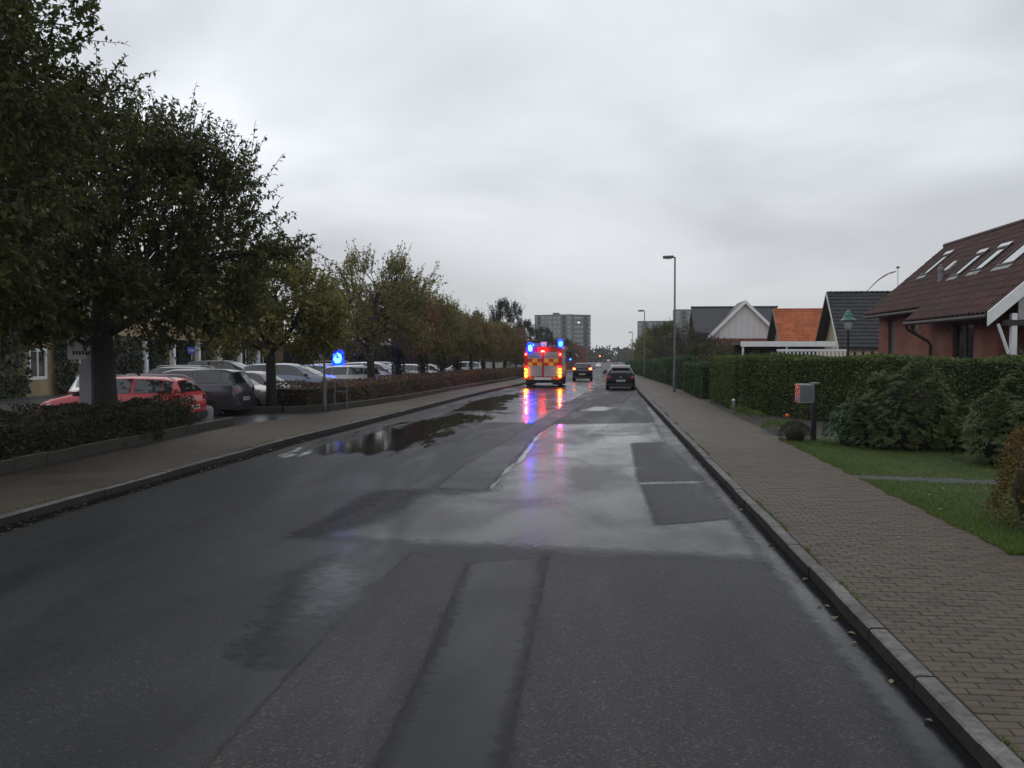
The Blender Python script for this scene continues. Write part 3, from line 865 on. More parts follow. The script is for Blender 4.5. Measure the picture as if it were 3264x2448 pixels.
def hedge(name, label, path, width, height, mat, ls, per_m2, seed, base=PZ, amp=.06, group=None, top_var=0.0, cat="hedge", fr=2.5):
    """a clipped or loose hedge along a ground path [(x, y), ...] (its middle line)."""
    g = np.random.default_rng(seed)
    root = thing(name, label, cat, (path[0][0], path[0][1], base + zt(path[0][1])), 0, group)
    off = np.array([path[0][0], path[0][1], base + zt(path[0][1])])
    core = MB(); Ps, Ns = [], []
    for (x0, y0), (x1, y1) in zip(path[:-1], path[1:]):
        a = np.array([x0, y0, base + zt(y0)]) - off; b = np.array([x1, y1, base + zt(y1)]) - off
        L_ = np.linalg.norm((b - a)[:2]); t = (b - a) / L_; s = np.array([t[1], -t[0], 0])
        hw = width / 2
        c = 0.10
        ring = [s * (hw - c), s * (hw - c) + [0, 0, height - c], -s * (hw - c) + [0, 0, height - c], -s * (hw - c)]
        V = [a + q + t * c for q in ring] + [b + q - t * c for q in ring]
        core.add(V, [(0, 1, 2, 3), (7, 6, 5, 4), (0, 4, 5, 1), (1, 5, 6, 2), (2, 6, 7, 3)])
        for nv, area in ((s, L_ * height), (-s, L_ * height), (np.array([0, 0, 1.0]), L_ * width), (t, width * height), (-t, width * height)):
            n_ = int(area * per_m2)
            u1 = g.random(n_)[:, None]; u2 = g.random(n_)[:, None]
            if nv is s or abs(nv @ s) > .9: p = a + t * L_ * u1 + nv * hw + np.array([0, 0, 1]) * height * u2
            elif nv[2] > .5: p = a + t * L_ * u1 + s * (u2 * 2 - 1) * hw + np.array([0, 0, height])
            else: p = (b if nv @ t > 0 else a) + s * (u1 * 2 - 1) * hw + np.array([0, 0, 1]) * height * u2
            Ps.append(p - nv * g.exponential(.03, (n_, 1))); Ns.append(np.tile(nv, (n_, 1)).astype(float))
    P = np.concatenate(Ps); N = np.concatenate(Ns)
    P = lumpy(P, N, g, amp, fr)
    if top_var:
        f = 1 + top_var * (np.sin(P[:, 1] * 1.3 + seed) * .5 + np.sin(P[:, 0] * 1.9 + P[:, 1] * 2.9) * .5)
        P[:, 2] *= f
    D = nrm(N * .5 + g.normal(0, .6, P.shape) + np.array([0, 0, .15]))
    l = ls * g.uniform(.6, 1.3, len(P))
    Q = leaves(P, D, nrm(N + g.normal(0, .7, P.shape)), l, l * .55)
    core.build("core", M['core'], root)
    link("foliage", quads_mesh("foliage", Q), mat, root)
    return root

def bush(name, label, x, y, rx, ry, h, mat, ls, n, seed, base=PZ, amp=.18, fr=3.0, rosette=0, aspect=.4, group=None, cat="bush", low=.1):
    g = np.random.default_rng(seed)
    root = thing(name, label, cat, (x, y, base + zt(y)), 0, group)
    a = g.uniform(0, 6.283, n); z = g.uniform(0, 1, n) ** .85
    rr = np.sqrt(np.clip(1 - z ** 2.2, 0.01, 1)) * g.uniform(.82, 1.0, n)
    P = np.stack([np.cos(a) * rr * rx, np.sin(a) * rr * ry, low + z * (h - low)], 1)
    N = nrm(np.stack([np.cos(a) * rr / rx, np.sin(a) * rr / ry, .15 + z / h * 1.2], 1))
    P = lumpy(P, N, g, amp, fr); P = lumpy(P, N, g, amp * 1.3, fr * .45)
    if rosette:
        c = np.repeat(P, rosette, 0); nn = np.repeat(N, rosette, 0)
        an = np.tile(np.arange(rosette) * 6.283 / rosette, len(P)) + np.repeat(g.uniform(0, 6, len(P)), rosette)
        up = nrm(nn + np.array([0, 0, .7]))
        t1 = nrm(np.cross(up, np.array([.3, .9, .1]))); t2 = np.cross(up, t1)
        D = t1 * np.cos(an)[:, None] + t2 * np.sin(an)[:, None] + up * g.uniform(-.3, .6, len(c))[:, None]
        l = ls * g.uniform(.7, 1.2, len(c))
        Q = leaves(c, D, up, l, l * aspect)
    else:
        D = nrm(N * .5 + g.normal(0, .6, P.shape)); l = ls * g.uniform(.6, 1.3, n)
        Q = leaves(P, D, nrm(N + g.normal(0, .7, P.shape)), l, l * aspect)
    mb = MB(); mb.lathe([(.5, 0), (.66, .3), (.55, .55), (.3, .75), (.05, .82)], n=10)
    mb.v = [(p[0] * rx, p[1] * ry, p[2] * h) for p in mb.v]
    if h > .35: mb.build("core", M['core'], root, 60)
    link("foliage", quads_mesh("foliage", Q), mat, root)
    return root

# left: low bed hedges behind the concrete edging
hedge("low_hedge", "dark low shrub bed along the near left pavement, under the big trees", [(-11.9, 7.5), (-11.9, 15), (-12.0, 20.0), (-12.05, 22.8)], 2.3, .80, M['leaf_bed'], .065, 900, 31, .12, .24, top_var=.16, fr=2.0)
hedge("low_hedge", "reddish brown low hedge running along the far left pavement beside the parked cars", [(-11.4, 31.3), (-10.4, 36), (-9.75, 44), (-9.2, 57), (-9.1, 72), (-9.1, 100), (-9.3, 180), (-9.5, 300)], 1.7, .86, M['leaf_lowhedge'], .085, 230, 32, .12, .14, top_var=.08, fr=2.0)
hedge("back_hedge", "dark tall hedge closing the far side of the parking lot", [(-25.5, 72), (-24.5, 100), (-22, 150)], 2.5, 3.2, M['leaf_dark'], .22, 60, 33, 0, .4, top_var=.12, fr=.8)

# concrete edging stones of the two beds
def edging(name, label, path, n_max=80):
    root = thing(name, label, "kerb edging", (path[0][0], path[0][1], 0))
    ox, oy = path[0]
    for (x0, y0), (x1, y1) in zip(path[:-1], path[1:]):
        L_ = math.hypot(x1 - x0, y1 - y0); k = max(1, round(L_ / 1.0)); a = math.atan2(y1 - y0, x1 - x0)
        for i in range(k):
            f = (i + .5) / k
            y = y0 + (y1 - y0) * f
            b = MB(); b.add(*block_geo((0, 0, 0), L_ / k - .012, .12, .45, .012))
            b.build("edging_stone", M['edging'], root, loc=(x0 + (x1 - x0) * f - ox + rng.uniform(-.01, .01), y - oy, zt(y) + .12 + .20 + rng.uniform(-.008, .008)), rot=(0, 0, a))
    return root
edging("edging", "grey concrete edging round the near dark shrub bed", [(-10.55, 5), (-10.6, 13), (-10.75, 18), (-10.9, 25.2)])
edging("edging", "grey concrete edging along the reddish low hedge", [(-13.1, 29.6), (-11.2, 30.2), (-10.0, 31.6), (-9.2, 36), (-8.75, 40), (-8.2, 50), (-7.95, 58), (-7.8, 70), (-7.75, 82)])
flat("left_bed_soil", [(-13.2, 4), (-10.55, 4), (-10.6, 13), (-10.75, 18), (-10.9, 25.4), (-13.2, 25.4)], .16, M['soil'], kind='structure')
flat("far_bed_soil", [(-13.1, 30.2), (-11.2, 30.4), (-10.0, 31.8), (-9.2, 36), (-8.75, 40), (-8.2, 50), (-10.5, 50), (-13.1, 36)], .20, M['soil'], kind='structure')

# right: hedges, garden bushes
hedge("garden_hedge", "clipped dark green garden hedge round the brick house's lawn, behind the mailbox", [(5.35, 32.3), (7.6, 27.6), (10.2, 22.6), (13.5, 19.5)], 1.1, 1.95, M['leaf_hedge'], .080, 700, 41, PZ, .10, fr=1.3, top_var=.03)
hedge("side_hedge", "side of the clipped hedge running back along the right pavement", [(5.3, 33.0), (5.15, 39.0)], .95, 1.93, M['leaf_hedge'], .085, 520, 42, PZ, .07, fr=1.6)
HG = "clipped hedges along the right pavement"
hedge("pavement_hedge", "fresh green clipped hedge just behind the tall near street lamp", [(4.95, 41), (4.9, 49)], .9, 1.55, M['leaf_fresh'], .10, 380, 43, PZ, .08, HG, fr=1.4)
hedge("pavement_hedge", "taller fresh green hedge beyond the tall near street lamp", [(4.95, 51), (4.9, 63)], .9, 1.85, M['leaf_fresh'], .10, 300, 44, PZ, .12, HG, fr=1.2)
hedge("pavement_hedge", "far fresh green hedge behind the parked black car's right side", [(4.9, 65), (4.9, 84), (4.9, 160), (6.5, 230), (9, 320)], .9, 1.75, M['leaf_fresh'], .13, 90, 45, PZ, .12, HG, fr=1.2)
RB = "evergreen bushes on the lawn"
bush("rhododendron_bush", "broad evergreen bush in the middle of the lawn, right of the mailbox", 6.65, 20.3, 1.30, 1.1, 1.80, M['leaf_rhodo'], .080, 2600, 51, rosette=5, group=RB, amp=.20, aspect=.36)
bush("rhododendron_bush", "evergreen bush at the right with pale yellowish leaf tips", 7.85, 17.6, 1.05, .95, 1.45, M['leaf_rhodo'], .080, 2300, 52, rosette=5, group=RB, amp=.22, aspect=.36)
bush("rhododendron_bush", "smaller leafy bush between the mailbox and the broad bush", 5.75, 20.9, .60, .6, 1.05, M['leaf_fresh'], .065, 1000, 53, rosette=5, group=RB, amp=.14)
bush("rhododendron_bush", "low dark bush filling the gap between the two large evergreen bushes", 7.75, 19.9, .7, .6, 1.0, M['leaf_hedge'], .075, 1000, 54, rosette=5, group=RB, amp=.14)
bush("rhododendron_bush", "evergreen bush behind the others, close to the clipped hedge", 9.4, 20.6, 1.0, .8, 1.55, M['leaf_rhodo'], .080, 1500, 50, rosette=5, group=RB, amp=.2, aspect=.36)
bush("autumn_bush", "bush with orange and yellow leaves at the right picture edge", 5.45, 11.1, .78, .85, 1.45, M['leaf_autumn'], .05, 9000, 55, amp=.1)
bush("side_bush", "tall green bush at the right picture edge beside the lawn", 7.9, 14.6, .8, .8, 1.5, M['leaf_rhodo'], .09, 3800, 56, amp=.15)
bush("plum_shrub", "low dark purple brown shrub at the foot of the mailbox post", 4.62, 21.75, .36, .42, .42, M['leaf_plum'], .035, 2600, 57, amp=.04)
bush("ground_cover", "bright green low plants left of the mailbox post", 4.75, 24.0, .5, .9, .28, M['leaf_bright'], .07, 900, 58, amp=.05)
bush("ground_cover", "pale weeds at the foot of the clipped hedge corner", 4.75, 29.5, .35, 2.5, .20, M['leaf_bright'], .06, 900, 59, amp=.05)
bush("porch_shrub", "leafy green shrub in front of the white porch post of the brick house", 12.3, 25.4, 1.0, 1.0, 2.85, M['leaf_fresh'], .12, 1500, 60, amp=.2)
fl = thing("orange_flower", "single orange flower on a stem left of the mailbox post", "flower", (4.60, 22.6, PZ))
MB().tube([(0, 0, 0), (.01, 0, .3), (.0, .01, .52)], .008, 5).build("stem", M['leaf_bright'], fl)
MB().lathe([(.01, 0), (.05, .02), (.055, .06), (.03, .09)], (0, .01, .50), 8).build("flower_head", simple("flower_orange", (0.75, 0.13, 0.02), .5), fl)
for i in range(5):
    MB().quad((0, 0, .12 + .06 * i), (.06 * math.cos(i * 2), .06 * math.sin(i * 2), .18 + .06 * i), (.12 * math.cos(i * 2), .12 * math.sin(i * 2), .15 + .06 * i), (.05 * math.cos(i * 2 + .5), .05 * math.sin(i * 2 + .5), .13 + .06 * i)).build("leaf", M['leaf_bright'], fl)

# right background shrubs and trees behind the hedges
shr = tree_mesh(61, 3.7, 2.3, .6, .12, 60, 12, 13, .13, .5)
shr2 = tree_mesh(62, 6.0, 3.2, 1.2, .16, 55, 11, 12, .19, .4)
RT = "trees behind the hedges on the right of the road"
for i, (x, y, pr, mt, lb, s) in enumerate([
    (7.6, 46, shr, 'leaf_green', "dark green garden shrub right behind the near street lamp's pole", (1, 1, .50)),
    (9.2, 52, shr, 'leaf_fresh', "green shrub below the white gabled house, beside the carport", (1.1, 1.1, .46)),
    (7.6, 60, shr, 'leaf_green', "bushy dark shrub just left of the white gabled house", (1.1, 1.1, .70)),
    (8.3, 72, shr, 'leaf_brown', "brownish shrub under the right hand tower block", (1.3, 1.3, .88)),
    (8.0, 84, shr, 'leaf_brown', "brown leaved tree below the lower tower block", (1.3, 1.3, 1.05)),
    (8.0, 100, shr2, 'leaf_green', "dark green tree behind the second street lamp", (1, 1, .93)),
    (8.2, 118, shr2, 'leaf_green', "dark tree beside the third, farthest street lamp", (1, 1, .99)),
    (8.0, 140, shr2, 'leaf_olive', "olive tree sixth along the right hand row behind the parked cars", (1, 1, 1.05)),
    (9.0, 165, shr2, 'leaf_green', "dark rounded tree lower down the right hand row", (1.05, 1.05, 1.1)),
    (10.3, 200, shr2, 'leaf_green', "far green tree near the red traffic light, right of the road", (1.2, 1.2, 1.1)),
    (11.5, 245, shr2, 'leaf_olive', "far olive tree right of the red traffic light", (1.3, 1.3, 1.15)),
    (13.5, 300, shr2, 'leaf_green', "very far low tree on the right of the road crest", (1.4, 1.4, 1.2)),
    (16, 360, shr2, 'leaf_green', "farthest tree on the right beyond the road crest", (1.5, 1.5, 1.2))]):
    plant_tree(pr, "background_tree", lb, x, y, M[mt], i * 1.1, s, RT)

# left background: dark trees behind the truck and the lot
spr = tree_mesh(72, 9.6, 3.0, 1.5, .2, 95, 12, 12, .24, .9, .9)
LT = "dark trees far left of the road behind the fire engine"
plant_tree(spr, "tall_dark_tree", "tall dark ragged tree rising above the row, left of the fire engine", -13.2, 122, M['leaf_dark'], 0, (1.0, 1.0, 1.0), LT)
plant_tree(spr, "tall_dark_tree", "lower dark ragged tree between the tallest one and the left tower block", -12.0, 138, M['leaf_dark'], 2, (.8, .8, .80), LT)
plant_tree(spr, "tall_dark_tree", "dark pointed tree in front of the left tower block, above the fire engine", -9.8, 150, M['leaf_dark'], 4, (.75, .75, .74), LT)
for i, (x, y, s, mt, lb) in enumerate([
    (-17.0, 128, (1.3, 1.3, 1.35), 'leaf_dark', "dim dark tree behind the end of the street tree row"),
    (-11.5, 118, (1, 1, .95), 'leaf_russet', "brownish tree just left of the fire engine's roof"),
    (-9.5, 165, (1.2, 1.2, .95), 'leaf_green', "dark tree hidden low behind the fire engine"),
    (-8.6, 200, (1.2, 1.2, 1.05), 'leaf_dark', "dark rounded tree just right of the fire engine, before the red brick house"),
    (-9.2, 260, (1.3, 1.3, 1.1), 'leaf_dark', "far dark tree above the dark car driving ahead"),
    (-11.0, 330, (1.5, 1.5, 1.05), 'leaf_green', "farthest tree left of the road crest"),
    (-10.2, 120, (.8, .8, .55), 'leaf_olive', "low shrub between the fire engine and the dark car ahead"),
    (-17.5, 84, (1.3, 1.3, 1.1), 'leaf_dark', "dark tree behind the parked cars at the far end of the lot"),
    (-21.0, 100, (1.5, 1.5, 1.2), 'leaf_dark', "dim tree at the back of the parking lot"),
    (-23.0, 76, (1.4, 1.4, 1.2), 'leaf_dark', "dark tree beside the yellow brick building's far end")]):
    plant_tree(shr2, "background_tree", lb, x, y, M[mt], i * .9, s, LT)
# a far wood closes the horizon
g = np.random.default_rng(5)
Ps = []
for i in range(340):
    x = g.uniform(-480, 420); y = g.uniform(520, 585); y = y if abs(x) > 14 else g.uniform(480, 540)
    h = g.uniform(6, 10); c = np.array([x, y, zt(y)])
    q = 170
    d = nrm(g.normal(0, 1, (q, 3))); d[:, 2] = np.abs(d[:, 2])
    Ps.append(c + d * np.array([5.5, 4, h]) * g.uniform(.75, 1.0, (q, 1)))
P = np.concatenate(Ps); n = len(P)
Q = leaves(P, g.normal(0, 1, (n, 3)), g.normal(0, 1, (n, 3)), g.uniform(1.0, 2.0, n), g.uniform(.8, 1.5, n))
props(link("far_wood", quads_mesh("far_wood", Q), M['leaf_dark']), kind='stuff')

# ------------------------------------------------------------------ houses on the right
class Roof:
    """one sloping face: origin at the eave corner, u along the eave, s up the slope."""
    def __init__(self, o, u, s):
        self.o, self.u, self.s = Vector(o), Vector(u).normalized(), Vector(s).normalized()
        self.n = self.u.cross(self.s).normalized()
        if self.n.z < 0: self.n = -self.n
    def at(self, a, b, h=0.0): return self.o + self.u * a + self.s * b + self.n * h
    def tile(self, a, b, w_, l_, amp=.035, k=5, tilt=.03):
        """one pantile as (verts, faces), lower edge at b."""
        vs, fs = [], []
        for j, (bb, hh) in enumerate(((b, -.015), (b, tilt * .7), (b + l_, 0.004))):
            for i in range(k + 1):
                f = i / k
                h = amp * (math.sin(f * 2 * math.pi) * .5 + .5) + hh + .012
                vs.append(self.at(a + w_ * f, bb, h if j else max(.004, h - .03)))
        for j in range(2):
            for i in range(k):
                q = j * (k + 1) + i
                fs.append((q, q + 1, q + k + 2, q + k + 1))
        return vs, fs

def roof_tiles(rf, root, mat, a0, a1, b0, b1, w_, l_, skip=None, single=None, k=5, amp=.035, tilt=.03):
    """tiles over a roof face; the ones single() accepts are objects, the others one stuff part."""
    mb = MB(); ns = 0
    nb = int((b1 - b0) / l_); na = int((a1 - a0) / w_)
    l_ = (b1 - b0) / nb; w_ = (a1 - a0) / na
    for j in range(nb):
        for i in range(na):
            a, b = a0 + i * w_, b0 + j * l_
            if skip and skip(a + w_ / 2, b + l_ / 2): continue
            j1, j2 = rng.uniform(-.006, .006), rng.uniform(-.01, .01)
            V, F = rf.tile(a, b + j2, w_, l_ + .05, amp, k, tilt + j1)
            if single and ns < 300 and single(a + w_ / 2, b + l_ / 2):
                ns += 1
                MB().add(V, F).build("roof_tile", mat, root, fix=False)
            else:
                mb.add(V, F)
    props(mb.build("roof_tiles", mat, root, fix=False), kind='stuff')

# --- red brick house -------------------------------------------------
bh = thing("brick_house", "red brick house with brown tiled roof, roof windows and white gable board", "house", (12, 26.4, 0))
def H(p): return (p[0] - 12, p[1] - 26.4, p[2])       # world -> house
def hbox(lo, hi): return MB().b2(H(lo), H(hi))
SL = (6.79 - 3.86) / (14.85 - 11.51)
def rz_(x): return 3.86 + SL * (x - 11.51)
# wall facing the road: built round its openings
def wall_x(name, x0, x1, ya, yb, z0, z1, holes, mat, root, tr):
    """wall between x0 and x1 from ya to yb with rectangular holes (y0, y1, z0, z1)."""
    mb = MB()
    ys = sorted({ya, yb, *[h[0] for h in holes], *[h[1] for h in holes]})
    for a, b in zip(ys[:-1], ys[1:]):
        hs = sorted([h for h in holes if h[0] <= a + 1e-6 and h[1] >= b - 1e-6], key=lambda h: h[2])
        z = z0
        for h in hs:
            if h[2] > z: mb.b2(tr((x0, a, z)), tr((x1, b, h[2])))
            z = h[3]
        if z < z1: mb.b2(tr((x0, a, z)), tr((x1, b, z1)))
    return mb.build(name, mat, root)
wall_x("wall", 12.0, 12.25, 33.3, 40.04, 0.0, 3.95, [(37.95, 38.81, 1.25, 3.6), (35.25, 36.1, 2.95, 3.45)], M['brick_red'], bh, H)
wall_x("wall", 11.75, 12.0, 28.0, 33.28, 0.0, 3.75, [(29.5, 31.2, 0.25, 3.25)], M['brick_red'], bh, H)
hbox((12.0, 33.05, 0), (12.6, 33.3, 3.9)).build("wall", M['brick_red'], bh)
hbox((11.75, 27.75, 0), (12.6, 28.0, 4.0)).build("wall", M['brick_low'], bh)
mb = MB(); mb.prism([(12.25 - 12, 0), (12.25 - 12, 4.3), (14.85 - 12, rz_(14.85) - .18), (17.6 - 12, 4.3), (17.6 - 12, 0)], 'y', 39.85 - 26.4, 40.04 - 26.4)
mb.build("gable_wall", M['brick_red'], bh)
mb = MB(); mb.prism([(12.62 - 12, 0), (12.62 - 12, rz_(12.62) - .2), (14.85 - 12, rz_(14.85) - .2), (17.6 - 12, 4.2), (17.6 - 12, 0)], 'y', 27.2 - 26.4, 27.4 - 26.4)
mb.build("gable_wall", M['grey_plaster'], bh)
def window_x(root, tr, x, ya, yb, z0, z1, glass, frame, fw=.06, bars=(), sill=None, name="window"):
    f = MB()
    f.b2(tr((x, ya, z0)), tr((x + .08, ya + fw, z1))); f.b2(tr((x, yb - fw, z0)), tr((x + .08, yb, z1)))
    f.b2(tr((x, ya + fw, z0)), tr((x + .08, yb - fw, z0 + fw))); f.b2(tr((x, ya + fw, z1 - fw)), tr((x + .08, yb - fw, z1)))
    for b in bars: f.b2(tr((x + .005, b - fw / 2, z0 + fw)), tr((x + .075, b + fw / 2, z1 - fw)))
    o = f.build(name, frame, root)
    MB().b2(tr((x + .04, ya + fw, z0 + fw)), tr((x + .06, yb - fw, z1 - fw))).build("pane", glass, o)
    if sill: MB().b2(tr((x - .14, ya - .05, z0 - .07)), tr((x, yb + .05, z0 - .005))).build("sill", sill, o)
    return o
window_x(bh, H, 12.08, 37.95, 38.81, 1.25, 3.6, M['glass_curtain'], M['dark_wood'], .07, sill=M['concrete_pale'])
window_x(bh, H, 12.08, 35.25, 36.1, 2.95, 3.45, M['glass_curtain'], M['dark_wood'], .07)
window_x(bh, H, 11.83, 29.5, 31.2, 0.25, 3.25, M['glass_dark'], M['dark_wood'], .09, (30.35,), name="patio_door")
# roof slab below the tiles, in two steps (main roof and the lower porch roof), plus the far slope
roof = MB()
def slab(xa, xb, ya, yb, th=.12):
    V = [H((x, y, rz_(x) - d)) for d in (0, th) for y in (ya, yb) for x in (xa, xb)]
    roof.add(V, [(0, 1, 3, 2), (4, 6, 7, 5), (0, 4, 5, 1), (2, 3, 7, 6), (0, 2, 6, 4), (1, 5, 7, 3)])
slab(11.5, 14.85, 33.45, 40.35); slab(10.92, 14.85, 26.4, 33.44)
V = [H((x, y, 2 * rz_(14.85) - rz_(x) - d)) for d in (0, .12) for y in (26.4, 40.35) for x in (14.86, 18.3)]
roof.add(V, [(0, 1, 3, 2), (4, 6, 7, 5), (0, 4, 5, 1), (2, 3, 7, 6), (0, 2, 6, 4), (1, 5, 7, 3)])
roof = roof.build("roof", M['tile_brown'], bh)
cs = 1 / math.sqrt(1 + SL * SL)
rf = Roof(H((10.92, 26.4, rz_(10.92))), (0, 1, 0), (1, 0, SL))
LEN = (14.85 - 10.92) / cs
bm_ = (11.5 - 10.92) / cs
wins = [(37.62, 38.44, 13.20, 14.20), (33.15, 33.92, 12.72, 13.70), (31.35, 32.24, 12.75, 13.72), (29.0, 30.2, 12.73, 13.85)]
def skip(a, b):
    y = 26.4 + a; x = 10.92 + b * cs
    if y > 33.45 and x < 11.5: return True
    return any(w0 < y < w1 and x0 < x < x1 for w0, w1, x0, x1 in wins)
roof_tiles(rf, roof, M['tile_brown'], 0, 40.35 - 26.4, 0.0, LEN, .30, .37, skip, lambda a, b: a < 9.9 and b < 3.3, k=6, amp=.075)
rt = MB()
for i in range(40): rt.tube([H((14.85, 26.4 + i * .35, rz_(14.85) + .05)), H((14.85, 26.4 + i * .35 + .37, rz_(14.85) + .075))], [.10, .115], 8)
props(rt.build("ridge_tiles", M['tile_brown'], roof, 50), kind='stuff')
for w0, w1, x0, x1 in wins:
    W_ = w1 - w0; a0 = w0 - 26.4; b0 = (x0 - 10.92) / cs; b1 = (x1 - 10.92) / cs
    fr = MB()
    for (aa, ab, ba, bb) in ((a0, a0 + .06, b0, b1), (a0 + W_ - .06, a0 + W_, b0, b1), (a0 + .06, a0 + W_ - .06, b0, b0 + .09), (a0 + .06, a0 + W_ - .06, b1 - .16, b1 - .10)):
        V = [rf.at(p, q, h) for h in (0.0, .13) for q in (ba, bb) for p in (aa, ab)]
        fr.add(V, [(0, 2, 3, 1), (4, 5, 7, 6), (0, 1, 5, 4), (2, 6, 7, 3), (0, 4, 6, 2), (1, 3, 7, 5)])
    fr = fr.build("roof_window", M['dark_wood'], bh)
    def pl_(aa, ab, ba, bb, h, nm, m):
        V = [rf.at(p, q, hh) for hh in (h - .02, h) for q in (ba, bb) for p in (aa, ab)]
        MB().add(V, [(0, 2, 3, 1), (4, 5, 7, 6), (0, 1, 5, 4), (2, 6, 7, 3), (0, 4, 6, 2), (1, 3, 7, 5)]).build(nm, m, fr)
    pl_(a0 + .06, a0 + W_ - .06, b0 + .09, b1 - .16, .10, "pane", M['skylight_glass'])
    pl_(a0 + .0, a0 + W_, b1 - .095, b1 + .10, .15, "hood", M['rail'])
    pl_(a0 - .05, a0 + W_ + .05, b0 - .22, b0 - .01, .10, "flashing", M['galv'])
V = [rf.at(p, q, hh) for hh in (.02, .12) for q in ((13.16 - 10.92) / cs, (13.55 - 10.92) / cs) for p in (35.5 - 26.4, 35.78 - 26.4)]
MB().add(V, [(0, 2, 3, 1), (4, 5, 7, 6), (0, 1, 5, 4), (2, 6, 7, 3), (0, 4, 6, 2), (1, 3, 7, 5)]).build("roof_hatch", M['pale_board'], bh)
MB().lathe([(.10, -.15), (.09, .3), (.12, .31), (.12, .42), (.06, .46), (.06, .55), (.03, .57)], H((12.67, 34.9, rz_(12.67) + .1)), 10).build("vent_pipe", M['stone_grey'], bh, 40)
# gutters, drainpipe, gable board, porch timber
MB().tube([H((11.46, 33.5, rz_(11.46) - .07)), H((11.46, 40.3, rz_(11.46) - .07))], .065, 8).build("gutter", M['dark_wood'], bh, 40)
MB().tube([H((10.88, 26.45, rz_(10.92) - .08)), H((10.88, 33.4, rz_(10.92) - .08))], .065, 8).build("gutter", M['dark_wood'], bh, 40)
MB().tube([H(p) for p in ((10.9, 33.2, 3.2), (10.95, 33.2, 3.05), (11.55, 33.0, 2.65), (11.66, 32.95, 2.5), (11.66, 32.95, 0.1))], .055, 8).build("drainpipe", M['brown_pipe'], bh, 50)
b_ = MB()
V = [H((x, y, rz_(x) + d)) for d in (-.30, .10) for y in (26.30, 26.38) for x in (10.86, 14.85)]
b_.add(V, [(0, 1, 3, 2), (4, 6, 7, 5), (0, 4, 5, 1), (2, 3, 7, 6), (0, 2, 6, 4), (1, 5, 7, 3)]).build("gable_board", M['white_wood'], bh)
hbox((11.55, 26.42, 0.0), (11.70, 26.57, 3.35)).build("porch_post", M['white_wood'], bh)
hbox((11.35, 26.40, 3.0), (14.0, 26.58, 3.16)).build("porch_beam", M['dark_wood'], bh)
MB().tube([H((11.2, 26.48, 3.05)), H((11.5, 26.48, 2.2))], .045, 6).build("porch_brace", M['white_wood'], bh)
mb = MB(); mb.prism([(11.75 - 12, 3.17), (11.75 - 12, rz_(11.75) - .36), (13.8 - 12, rz_(13.8) - .36), (13.8 - 12, 3.17)], 'y', .08, .14)
mb.build("gable_panel", M['grey_plaster'], bh)
V = [H((x, y, rz_(x) - .125 - d)) for d in (0, .02) for y in (26.5, 33.3) for x in (10.98, 11.75)]
MB().add(V, [(0, 1, 3, 2), (4, 6, 7, 5), (0, 4, 5, 1), (2, 3, 7, 6), (0, 2, 6, 4), (1, 5, 7, 3)]).build("soffit", M['dark_wood'], bh)
fr = thing("terrace_rail", "brown wooden terrace rail against the brick wall, just above the hedge", "railing", (10.6, 36.2, 0))
for yy in (0, 1.2, 2.4): MB().b2((-.04, yy - .04, 0), (.04, yy + .04, 2.32)).build("post", M['brown_pipe'], fr)
for z_ in (2.02, 2.26): MB().b2((-.03, -.1, z_), (-.005, 2.5, z_ + .05)).build("rail", M['brown_pipe'], fr)

# --- houses with the ridge running away from the road ---------------
def cross_house(name, label, L, yn, yf, zr, ze, x_end, wall, tile_m, tw, tl, slab_m, barge_near, barge_far, over=.35, k=4, ridge=True, amp=.035):
    y0 = zt((yn + yf) / 2)
    root = thing(name, label, "house", (L, yn, y0)); t = lambda x, y, z: (x - L, y - yn, z - y0)
    ym = (yn + yf) / 2
    mb = MB(); mb.prism([(t(0, yn + .35, 0)[1], 0), (t(0, yn + .35, 0)[1], ze - y0 + .05), (ym - yn, zr - y0 - .22), (yf - yn - .35, ze - y0 + .05), (yf - yn - .35, 0)], 'x', over, x_end - L)
    mb.build("wall", wall, root)
    sl = Vector((0, ym - yn, zr - ze)); ln = sl.length
    rb = MB()
    for (ya, yb) in ((yn, ym), (yf, ym)):
        V = [t(x, y, z - d) for d in (.0, .14) for (y, z) in ((ya, ze), (yb, zr)) for x in (L, x_end)]
        rb.add(V, [(0, 1, 3, 2), (4, 6, 7, 5), (0, 4, 5, 1), (2, 3, 7, 6), (0, 2, 6, 4), (1, 5, 7, 3)])
    rb = rb.build("roof", slab_m, root)
    if tw:
        rfx = Roof(t(L, yn, ze), (1, 0, 0), sl)
        roof_tiles(rfx, rb, tile_m, 0, x_end - L, 0, ln, tw, tl, k=k, amp=amp, tilt=.075)
        rm = MB()
        for i in range(int((x_end - L) / .4)): rm.tube([t(L + i * .4, ym, zr + .02), t(L + i * .4 + .42, ym, zr + .05)], [.11, .13], 6)
        props(rm.build("ridge_tiles", tile_m, rb), kind='stuff')
    for (ya, m) in ((yn, barge_near), (yf, barge_far)):
        V = [t(x, y, z + d) for d in (-.24, .05) for (y, z) in ((ya, ze), (ym, zr)) for x in (L - .05, L - .004)]
        MB().add(V, [(0, 1, 3, 2), (4, 6, 7, 5), (0, 4, 5, 1), (2, 3, 7, 6), (0, 2, 6, 4), (1, 5, 7, 3)]).build("gable_board", m, root)
    # dark underside of the far eave seen below the gable board
    V = [t(x, y, z - d) for d in (.145, .16) for (y, z) in ((yf, ze), (ym, zr)) for x in (L, L + over)]
    MB().add(V, [(0, 1, 3, 2), (4, 6, 7, 5), (0, 4, 5, 1), (2, 3, 7, 6), (0, 2, 6, 4), (1, 5, 7, 3)]).build("soffit", M['dark_wood'], root)
    return root
